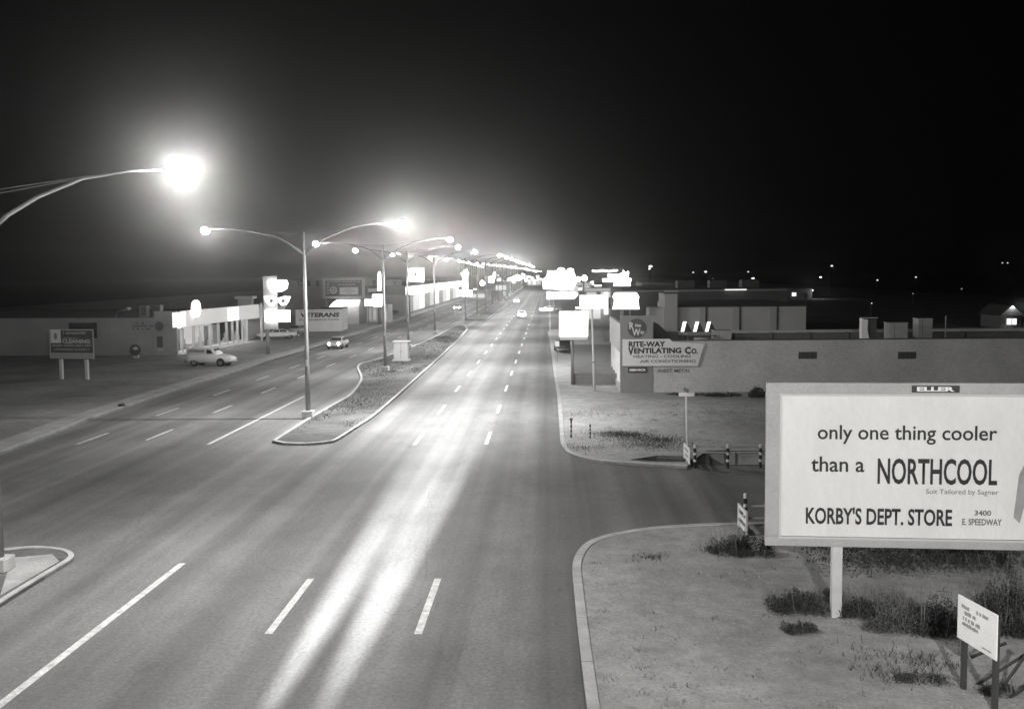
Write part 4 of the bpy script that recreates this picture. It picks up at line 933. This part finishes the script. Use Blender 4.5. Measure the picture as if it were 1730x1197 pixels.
part('painted_face', MB().prism([((xc+xd)/2+.17*math.cos(t*.5236), (zc_+zd)/2+.3*math.sin(t*.5236)) for t in range(12)], -.126, -.121), mat('face_grey', .2), pp_)
def ct(s_, a0, b0, a1, b1_, th=.02):
    u0, v0 = P(a0, b1_); u1, v1 = P(a1, b0); sign_text(s_, r, u0, u1, v0, v1, -.085, mat('sign_pale_lettering', .5), th)
ct('CLEANING', 105, 573, 152, 579.5, .04); 
for n_, (a0, b0, a1, b1_) in enumerate(((106, 560, 146, 564.5), (106, 570, 131, 572), (88, 581.5, 153, 585), (91, 588.5, 153, 591.5))):
    u0, v0 = P(a0, b1_); u1, v1 = P(a1, b0); scrawl(r, u0, u1, v0, v1, -.081, mat('sign_dim_lettering', .3), 60+n_)
k = MB().box(*[0]*6) if False else None
# black board standing in for the cleaning sign's shadow on the wall
o = A(116, 545, G(200, 606).y-1.0); f_ = Frame((o.x, o.y, KZ)); u1, v1 = f_.pl(116, 545); u2, v2 = f_.pl(164, 571); u3, v3 = f_.pl(158, 600)
r = thing('shadow_board', 'dark board standing in for the shadow behind the cleaning sign, against the long wall', 'sign', f_)
part('board', MB().box(u1, u2, 0, .1, v2, v1), M_BLACK, r); part('shadow_leg', MB().box(u3-.5, u3, .02, .08, -.2, v2-.003), M_BLACK, r)
o = G(229, 605, KZ); f_ = Frame((o.x, o.y, KZ)); u1, v1 = f_.pl(229, 591); r = thing('round_wall_notice', 'small round dark and white notice standing at the foot of the long wall', 'sign', f_)
part('disc', MB().tube([(0, -.05, v1), (0, .0, v1)], .62, 20), M_DARK, r); part('pale_mark', MB().prism([(-.3, v1+.15), (.1, v1+.4), (.45, v1+.1), (0, v1+.0)], -.08, -.051), mat('notice_white', .5), r); part('stand', MB().box(-.3, .3, .0, .3, 0, v1-.5), mat('stand_white', .35), r)  # pale wedge on the dark disc

# ------------------------------------------------------------------ exterminator building, billboard and strip beyond
o = G(500, 560, KZ); fr = Frame((o.x, o.y, KZ), math.radians(3)); r = thing('exterminator_building', 'small white flat building lettered VETERANS EXTERMINATING', 'building', fr)
w = fr.pl(577, 558)[0]; h = fr.pl(520, 522.5)[1]
part('walls', MB().box(0, w, 0, 7, -.1, h), mat('white_block', .75, .8, var=.08, scale=.7), r); part('roof', MB().box(-.1, w+.1, -.1, 7.1, h+.002, h+.12), M_DARK, r)
for s_, a0, b0, a1, b1_, m_, t_ in (('VETERANS', 508, 527.5, 573.5, 536, M_LETTER, .05), ('EXTERMINATING', 506, 538, 573, 541.5, M_GREYL, .02)):
    u0, v0 = fr.pl(a0, b1_); u1, v1 = fr.pl(a1, b0); sign_text(s_, r, u0, u1, v0, v1, -.01, m_, t_, shear=.15 if t_ == .05 else 0)
u0, v0 = fr.pl(506, 526); u1, v1 = fr.pl(573, 524); scrawl(r, u0, u1, v0, v1, -.003, M_GREYL, 71)
o = G(603, 547, KZ); fr = Frame((o.x, o.y, KZ), math.radians(4)); r = thing('shed_with_canopy', 'white sided building under a glaring lit canopy, below the target billboard', 'building', fr)
xa = fr.pl(586, 547)[0]; xb = fr.pl(607, 547)[0]; part('walls', MB().box(xa, xb, 0, 12, -.1, fr.pl(600, 507)[1]), mat('shed_white', .55, .8, var=.08), r); part('end_pier', MB().box(xb, xb+.9, -.2, 12, -.1, fr.pl(600, 504)[1]), M_PYL, r)
part('lit_canopy', MB().prism([fr.pl(x, y, -1) for x, y in ((556, 519), (605, 516), (607, 506), (570, 506), (563, 511))], -1.5, -.2), mat('canopy_glow', .8, emit=2.5), r)
# billboard with target
Yb = G(603, 547).y-4; o = A(545, 505, Yb); fr = Frame((o.x, Yb, KZ), math.radians(3)); P = lambda x, y, ly=0: fr.pl(x, y, ly)
r = thing('target_billboard', 'dark framed billboard with a round target and a white rectangle, above the lit canopy', 'billboard', fr)
xa, za = P(545, 504); xb, zb = P(616, 469); ia, ja = P(550, 500.5); ib, jb = P(611, 473)
part('frame', MB().box(xa, xb, 0, .25, jb, zb).box(xa, xb, 0, .25, za, ja).box(xa, ia, 0, .25, ja, jb).box(ib, xb, 0, .25, ja, jb), M_BFRAME, r)
part('panel', MB().box(ia+.002, ib-.002, .08, .2, ja+.002, jb-.002), M_DARK, r)
for q_ in (550, 580, 611): xx = P(q_, 520)[0]; part('post', MB().box(xx-.15, xx+.15, .27, .5, -.2, zb-.2), M_STEEL, r)
u, v = P(563, 490); tg = part('target_disc', MB().tube([(u, .04, v), (u, .079, v)], .62, 20), mat('target_white', .55), r)
part('target_ring', MB().tube([(u, .02, v), (u, .039, v)], .42, 18), M_DARK, tg); part('target_centre', MB().tube([(u, .0, v), (u, .019, v)], .2, 14), MATS['target_white'], tg)
u0, v0 = P(574, 497.5); u1, v1 = P(605, 485); wp = part('white_patch', MB().box(u0, u1, .03, .079, v0, v1), MATS['target_white'], r)
for i, (x0_, x1_) in enumerate(((.3, .7), (.15, .85), (.35, .65))): part('print_line', MB().box(u0+(u1-u0)*x0_, u0+(u1-u0)*x1_, .01, .029, v1-(v1-v0)*(.25+.25*i)-.08, v1-(v1-v0)*(.25+.25*i)), M_GREYL, wp)
k = MB(); 
for i in range(9): q0 = P(552+i*6.4, 475.5); k.box(q0[0], q0[0]+.55, .05, .079, q0[1]-.12, q0[1]+.1)
for i in range(4): q0 = P(553, 480+i*5); k.box(q0[0]-.1, q0[0]+.3, .05, .079, q0[1]-.15, q0[1]+.15)
for i in range(5): q0 = P(571+i*6.0, 480.5); k.box(q0[0], q0[0]+.5, .05, .079, q0[1]-.12, q0[1]+.12)
part('print_marks', k, mat('print_pale', .3), r)
# long store with parapet letters
Yc = 225; oa, ob_ = A(478, 474, Yc), A(678, 472, Yc); fr = Frame((oa.x, Yc, KZ)); r = thing('long_store_building', 'long flat fronted store with widely spaced letters on its parapet, ending in a Y', 'building', fr); P = lambda x, y, ly=0: fr.pl(x, y, ly)
w = ob_.x-oa.x; h = P(570, 473)[1]; part('front_wall', MB().box(0, w, 0, .6, -.1, h), mat('store_front', .25, .85, var=.12, scale=.2), r)
part('body', MB().box(0, w-.1, .6, 25, -.1, h-1.2), M_DARK, r)
for s_, a0 in (('C', 503), ('I', 519), ('I', 534), ('T', 628), ('Y', 663)):
    u0, v0 = P(a0, 483); u1, v1 = P(a0+(5 if s_ in 'I' else 8), 474.5); sign_text(s_, r, u0, u1, v0, v1, -.02, M_DARK, .02)
part('shop_opening', MB().box(P(600, 520)[0], P(660, 520)[0], -.02, -.002, 0, 3.2), mat('store_window', .08, .3), r)
# lit box signs and neon tower
r, f = lit_sign('neon_tower_sign', 'white neon tower sign rising above two glaring lit boxes beside the target billboard', (640, 548), 0,
    [[(637.5, 491), (644, 491), (643.5, 462), (641, 458), (638, 462)], [(629, 507), (649, 507), (649, 497), (629, 497)], [(616, 516), (630, 516), (630, 505.5), (616, 505.5)], [(631, 518), (645, 518), (648, 508), (631, 508)]], [(641, 500, .3)], depth=.5)
xa, za = f.pl(622, 493); xb, zb = f.pl(636, 487); part('small_plate', MB().box(xa, xb, -.02, .1, za, zb), mat('small_plate_paint', .5), r); part('side_post', MB().box(f.pl(621, 500)[0], f.pl(622.5, 500)[0], 0, .15, -.1, f.pl(621, 477)[1]), M_STEEL, r)
o = G(618, 545, KZ); f = Frame((o.x, o.y, KZ)); r = thing('kiosk', 'small pale glazed kiosk beneath the neon tower sign', 'building', f); w = f.pl(655, 545)[0]; part('walls', MB().box(0, w, .8, 6, -.1, f.pl(620, 515)[1]), mat('kiosk_wall', .5, .8), r)
for i in range(4): part('window', MB().box(w*(.06+.24*i), w*(.22+.24*i), .74, .79, .4, 2.6), mat('kiosk_window', .3, emit=.25), r)
# strip of shops with glaring canopy
o = G(686, 531, KZ); fr = Frame((o.x, o.y, KZ), 0); b_ = G(775, 503, KZ); fr = Frame((o.x, o.y, KZ), math.atan2(b_.y-o.y, b_.x-o.x)); P = lambda x, y, ly=0: fr.pl(x, y, ly)
r = thing('lit_shop_strip', 'long row of shops under a glaring white canopy band on the left', 'building', fr); w = (b_-o).length
h1 = P(690, 484)[1]; h0 = P(690, 497)[1]
part('walls', MB().box(0, w, 0, 15, -.1, h0), mat('strip_wall', .2, .85, var=.1), r); part('lit_canopy', MB().box(-.2, w, -2, -.01, h0, h1), mat('strip_glow', .8, emit=1.8), r)
part('roof', MB().box(0, w, .01, 15, h0+.002, h1+.3), M_DARK, r)
for i in range(12): part('window', MB().box(w*i/12+.6, w*(i+1)/12-.6, -.08, -.005, .3, h0-.5), mat('strip_window_%d' % (i % 3), .2, emit=(.15, .5, .9)[i % 3]), r)
r, f = lit_sign('crested_sign', 'lit square sign with a wavy top on a tall pole above the strip of shops', (690, 541), 0, [[(690, 475), (716, 477), (717, 468), (716, 453), (702, 452), (690, 454), (688, 453), (691, 462)]], [(691, 470, .14)], m=mat('crest_glow', .8, emit=1.8))
xa, za = f.pl(691, 497); xb, zb = f.pl(716, 484); part('lower_box', MB().box(xa, xb, -.1, .3, za, zb), M_LIT, r)
xa, za = f.pl(701, 466); xb, zb = f.pl(704.5, 460); part('emblem', MB().box(xa, xb, -.07, -.052, za, zb), M_GREYL, r)
r, f = lit_sign('cross_tower_sign', 'glaring cross shaped tower sign at the far end of the strip of shops', (786, 512), 0, [[(781, 500), (791, 500), (790, 466), (792, 463), (790, 460), (789, 455), (785, 455), (783, 460), (778, 462), (782, 466)], [(775, 500), (798, 500), (797, 490), (776, 490)]], [(786, 495, .3)], m=M_NEON)
r, f = lit_sign('flag_shaped_sign', 'lit sign with a raised pointed end on a far pole left of the street', (832, 505), 0, [[(825, 477), (834, 478), (838, 464), (837, 459), (834, 460), (832, 466), (825, 467)]], [(832, 477, .2)])
r, f = lit_sign('round_lobed_sign', 'round lobed lit sign between the cross tower and the pointed sign', (815, 502), 0, [[(810, 479), (813, 483), (818, 482), (820, 478), (817, 474), (813, 473)]], [(815, 480, .2)])
r, f = lit_sign('far_neon_cluster', 'slanting cluster of far neon signs beside the vanishing left carriageway', (872, 485), 0, [[(856, 477), (880, 473), (882, 468), (874, 463), (868, 466), (858, 470)], [(880, 471), (886, 470), (887, 463), (881, 461)]], [(865, 474, .5), (883, 470, .5)])
for i, (x0_, x1_, t_, bs, lb) in enumerate(((790, 826, 490, 506, 'dim shop beyond the cross tower sign'), (835, 862, 475, 492, 'dim far building left of the street under the neon cluster'), (722, 780, 474, 500, 'dark flat building behind the glaring shop strip'))):
    o = G(x0_, bs, KZ); f = Frame((o.x, o.y, KZ)); rr = thing('far_shop', lb, 'building', f); w_ = f.pl(x1_, bs)[0]; h_ = f.pl(x0_, t_)[1]; part('walls', MB().box(0, w_, 0, 12, -.1, h_), mat('far_left_wall', .3, .9), rr); part('window', MB().box(w_*.1, w_*.8, -.06, -.01, .6, h_*.6), mat('dim_window', .3, emit=.5), rr)
rn = random.Random(5)
FS = [(843, 489, 470, 6, 5, 'small square lit sign far left of the street'), (850, 486, 474, 4, 8, 'small upright lit sign far left of the street'), (860, 484, 476, 7, 3, 'small flat lit sign below the slanting neon cluster'), (868, 482, 474, 5, 4, 'small lit box just right of the slanting neon cluster'), (889, 479, 470, 4, 6, 'small lit sign just past the far neon cluster'), (893, 478, 466, 6, 3, 'thin lit bar sign near the vanishing point'),
      (899, 476, 468, 4, 4, 'tiny lit box sign left of the vanishing road'), (912, 480, 470, 7, 3, 'small lit bar just left of the glaring marquee sign'), (908, 476, 465, 4, 5, 'tiny upright lit sign at the end of the road'), (982, 500, 486, 8, 4, 'small lit bar right of the glaring marquee sign'), (1000, 492, 475, 6, 6, 'small square lit sign left of the neon bars'), (1010, 490, 481, 12, 2.5, 'thin lit strip under the neon bars'),
      (803, 500, 488, 7, 4, 'small lit box between the cross tower and the lobed sign'), (848, 490, 480, 9, 3, 'low lit fascia sign far left of the street')]
for (px, pb, pt, wd, hg, lb) in FS:
    lit_sign('far_sign', lb, (px, pb), 0, [[(px-wd/2, pt+hg), (px+wd/2, pt+hg), (px+wd/2, pt), (px-wd/2, pt+rn.uniform(-.5, .8))]], [(px, pt+hg-.5, .15)], m=mat('far_sign_glow_%d' % rn.randrange(3), .8, emit=rn.uniform(1.5, 5)))
# guard of parked cars on the strip forecourt
car('dark car parked on the forecourt of the shop strip', carfr(660, 534, 678, 527), 'sedan', MATS['dark_car_paint'], group='cars far along the left forecourt')
car('pale car parked beyond the dark one beneath the cross tower sign', carfr(798, 507, 812, 501), 'sedan', group='cars far along the left forecourt')

# ------------------------------------------------------------------ utility cabinet on the median
o = G(679, 609, KZ); fr = Frame((o.x, o.y, KZ-.03)); r = thing('utility_cabinet', 'pale square utility cabinet with an overhanging lid on the grassy median', 'cabinet', fr)
xa = fr.pl(665, 600)[0]; xb = fr.pl(689, 600)[0]; h = fr.pl(679, 576)[1]
part('body', MB().box(xa, xb, 0, 1.2, .15, h-.08), mat('cabinet_paint', .42, .7, var=.1, scale=1.5), r, bevel=.02); part('lid', MB().box(xa-.12, xb+.15, -.12, 1.35, h-.078, h), M_WHITE, r, bevel=.02)
part('plinth', MB().box(xa-.15, xb+.15, -.15, 1.35, 0, .148), M_KERB, r); part('door_seam', MB().box((xa+xb)/2-.015, (xa+xb)/2+.015, -.012, -.001, .2, h-.15), M_DARK, r)
part('handle', MB().box((xa+xb)/2+.06, (xa+xb)/2+.1, -.05, -.002, h*.45, h*.55), M_DARK, r)

# ------------------------------------------------------------------ shrubs and weeds
M_LEAF = mat('shrub_leaf', .05, .8, var=.45, scale=1.5, spec=.2); M_DRY = mat('dry_weed', .16, .9, var=.4, scale=2, spec=.1)
def leaves(k, c, rx, ry, rz, n, s, rnd):
    for _ in range(n):
        while True:
            p = Vector((rnd.uniform(-1, 1), rnd.uniform(-1, 1), rnd.uniform(0, 1)))
            if p.length <= 1 and rnd.random() < .35+.65*p.length: break
        q = Vector((c[0]+p.x*rx, c[1]+p.y*ry, c[2]+p.z*rz)); a = Vector((rnd.gauss(0, 1), rnd.gauss(0, 1), rnd.gauss(.6, 1))).normalized(); b = a.cross(Vector((rnd.gauss(0, 1), rnd.gauss(0, 1), rnd.gauss(0, 1)))).normalized()
        l_ = s*rnd.uniform(.6, 1.6); k.add([q, q+a*l_*.5+b*l_*.22, q+a*l_, q+a*l_*.5-b*l_*.22], [(0, 1, 2, 3)])
def shrub(px, py, w_px, h_px, label, n=900, m=None, seed=1, spikes=14, s=.085):
    rnd = random.Random(seed); o_ = G(px, py, KZ); sc = o_.length/FPX; f_ = Frame((o_.x, o_.y, KZ)); r_ = thing('shrub', label, 'shrub', f_)
    W_, H_ = w_px*sc/2, h_px*sc; k = MB()
    for _ in range(max(5, int(w_px/4))):
        cx_ = rnd.uniform(-.85, .85)*W_; hh_ = H_*rnd.uniform(.45, 1)*(1-.5*abs(cx_/W_)); leaves(k, (cx_, rnd.uniform(-.5, .5)*W_*.7, 0), W_*rnd.uniform(.25, .42), W_*.35, hh_, 3*n//max(5, int(w_px/4)), s*.7, rnd)
    part('foliage', k, m or M_LEAF, r_)
    k = MB()
    for _ in range(spikes):
        x_ = rnd.uniform(-.8, .8)*W_; y_ = rnd.uniform(-.4, .4)*W_; h_ = H_*rnd.uniform(.7, 1.3); dx = rnd.uniform(-.3, .3)*h_
        k.tube([(x_, y_, -.02), (x_+dx*.4, y_, h_*.6), (x_+dx, y_+rnd.uniform(-.1, .1), h_)], [.010, .007, .003], 4)
    part('stems', k, M_DRY, r_)
shrub(1232, 934, 66, 40, 'scraggly shrub below the near hazard board', 900, seed=2)
shrub(1272, 938, 72, 50, 'dense dark shrub at the left lower corner of the billboard', 1100, seed=3)
shrub(1345, 1032, 95, 46, 'dark low shrub left of the billboard post', 1300, seed=4)
shrub(1348, 1066, 62, 22, 'small flat shrub nearest the dirt clearing, below the larger one', 500, seed=5)
shrub(1442, 1040, 62, 46, 'very dark shrub immediately right of the billboard post', 1000, seed=6)
shrub(1520, 1062, 105, 54, 'rounded grey shrub in the middle below the billboard', 1400, mat('grey_leaf', .10, .85, var=.3, scale=1.5, spec=.2), seed=7)
shrub(1588, 1068, 95, 78, 'tall spiky shrub behind the small notice board', 1500, seed=8, spikes=25)
shrub(1500, 1025, 90, 40, 'thin dry grassy clump behind the rounded grey shrub', 500, M_DRY, seed=9, spikes=35)
shrub(1400, 1012, 90, 22, 'thin dry clump behind the billboard post', 400, M_DRY, seed=19, spikes=30)
shrub(1700, 1045, 110, 85, 'large dark shrub at the right edge behind the notice board', 1600, seed=10, spikes=40)
shrub(1720, 1075, 60, 40, 'low dark shrub at the right edge in front of the large one', 800, seed=11)
shrub(1280, 671, 34, 20, 'dark bush at the foot of the block wall beside the billboard edge', 700, seed=12, s=.16)
shrub(1225, 669, 60, 8, 'low dark weeds along the foot of the block wall', 500, seed=13, s=.14)
shrub(1160, 667, 70, 5, 'thin line of weeds at the wall foot near the company sign', 350, seed=14, s=.12)
shrub(1540, 945, 330, 18, 'long dark row of weeds behind the billboard post', 2400, seed=15, s=.10, spikes=20)
shrub(1690, 1170, 60, 22, 'patch of dark weeds around the leaning timbers', 500, seed=16, s=.06)
shrub(1560, 1150, 90, 12, 'flat straggly weeds left of the notice board posts', 400, seed=17, s=.06)
shrub(206, 686, 10, 6, 'tiny dark tuft on the left kerb edge', 120, seed=18, s=.12, spikes=4)
# scattered weeds and stones (nobody could count them)
rnd = random.Random(33); k = MB(); kw = MB()
def tuft(px, py, n, spread, s, kk):
    o_ = G(px, py, KZ)
    for _ in range(n):
        q = o_+Vector((rnd.gauss(0, spread), rnd.gauss(0, spread*.8), 0)); a = Vector((rnd.gauss(0, .6), rnd.gauss(0, .6), 1)).normalized(); b = Vector((rnd.gauss(0, 1), rnd.gauss(0, 1), 0)).normalized(); l_ = s*rnd.uniform(.4, 1.5)
        kk.add([q-b*.012, q+b*.012, q+a*l_], [(0, 1, 2)])
for px, py, n, sp_ in ((1040, 733, 700, .7), (1065, 736, 600, .7), (1115, 743, 600, .8), (1105, 752, 700, 1.0), (1060, 742, 300, 1.0), (1100, 942, 120, .3), (1205, 930, 150, .3), (1470, 1105, 80, .6),
                       (1510, 1140, 150, .4), (1560, 1120, 160, .4), (1000, 700, 200, 1.4), (1150, 700, 300, 3), (1300, 700, 300, 3), (985, 757, 150, .5)):
    tuft(px, py, n, sp_, .16, k)
for _ in range(110):
    px, py = rnd.choice(((rnd.uniform(1000, 1280), rnd.uniform(930, 1190)), (rnd.uniform(960, 1280), rnd.uniform(680, 760)), (rnd.uniform(1280, 1700), rnd.uniform(950, 1190)))); tuft(px, py, 14, .12, .09, kw)
struct('weeds', k, M_LEAF, 'stuff'); struct('dry_weeds', kw, M_DRY, 'stuff')
k = MB()
for _ in range(900):
    px, py = rnd.choice(((rnd.uniform(1000, 1290), rnd.uniform(900, 1195)), (rnd.uniform(960, 1290), rnd.uniform(680, 765)), (rnd.uniform(1290, 1720), rnd.uniform(950, 1195)), (rnd.uniform(0, 300), rnd.uniform(620, 700))))
    q = G(px, py, KZ); s_ = rnd.uniform(.012, .05); k.ell((q.x, q.y, q.z), (s_, s_*rnd.uniform(.6, 1.2), s_*.6), 6, 4)
struct('gravel', k, mat('pebble', .24, .9, var=.3, scale=5), 'stuff')
k = MB()
def inside(x, y, poly):
    c = False
    for a in range(len(poly)):
        (x1__, y1__), (x2__, y2__) = poly[a], poly[a-1]
        if (y1__ > y) != (y2__ > y) and x < (x2__-x1__)*(y-y1__)/(y2__-y1__)+x1__: c = not c
    return c
cl = [(rnd.uniform(-18, -11.5), rnd.uniform(60, 165), rnd.uniform(.5, 2.2)) for _ in range(90)]
for cx_, cy_, cr_ in cl:
    for _ in range(int(110*cr_)):
        qx, qy = cx_+rnd.gauss(0, cr_*.5), cy_+rnd.gauss(0, cr_*1.6)
        if not (inside(qx, qy, med) and inside(qx-.3, qy, med) and inside(qx+.3, qy, med)): continue
        q = Vector((qx, qy, KZ-.03)); a = Vector((rnd.gauss(0, .8), rnd.gauss(0, .8), 1)).normalized(); b = Vector((rnd.gauss(0, 1), rnd.gauss(0, 1), 0)).normalized(); l_ = rnd.uniform(.05, .15); k.add([q-b*.03, q+b*.03, q+a*l_], [(0, 1, 2)])
struct('median_grass', k, M_LEAF, 'stuff')

# ------------------------------------------------------------------ thin night haze, added to give the lamps their halos
k = MB().box(-950, 950, -160, 3550, -3.0, 60.0)
hm = bpy.data.materials.new('halo_haze'); hm.use_nodes = True; nt = hm.node_tree; nt.nodes.remove(nt.nodes['Principled BSDF'])
pv = nt.nodes.new('ShaderNodeVolumePrincipled'); pv.inputs['Color'].default_value = (.97, .97, .97, 1); pv.inputs['Density'].default_value = 0.0005; pv.inputs['Anisotropy'].default_value = 0.95
nt.links.new(pv.outputs[0], nt.nodes['Material Output'].inputs['Volume'])
hm.cycles.volume_sampling = 'EQUIANGULAR'
hz_ = part('haze', k, hm, None); hz_['kind'] = 'stuff'
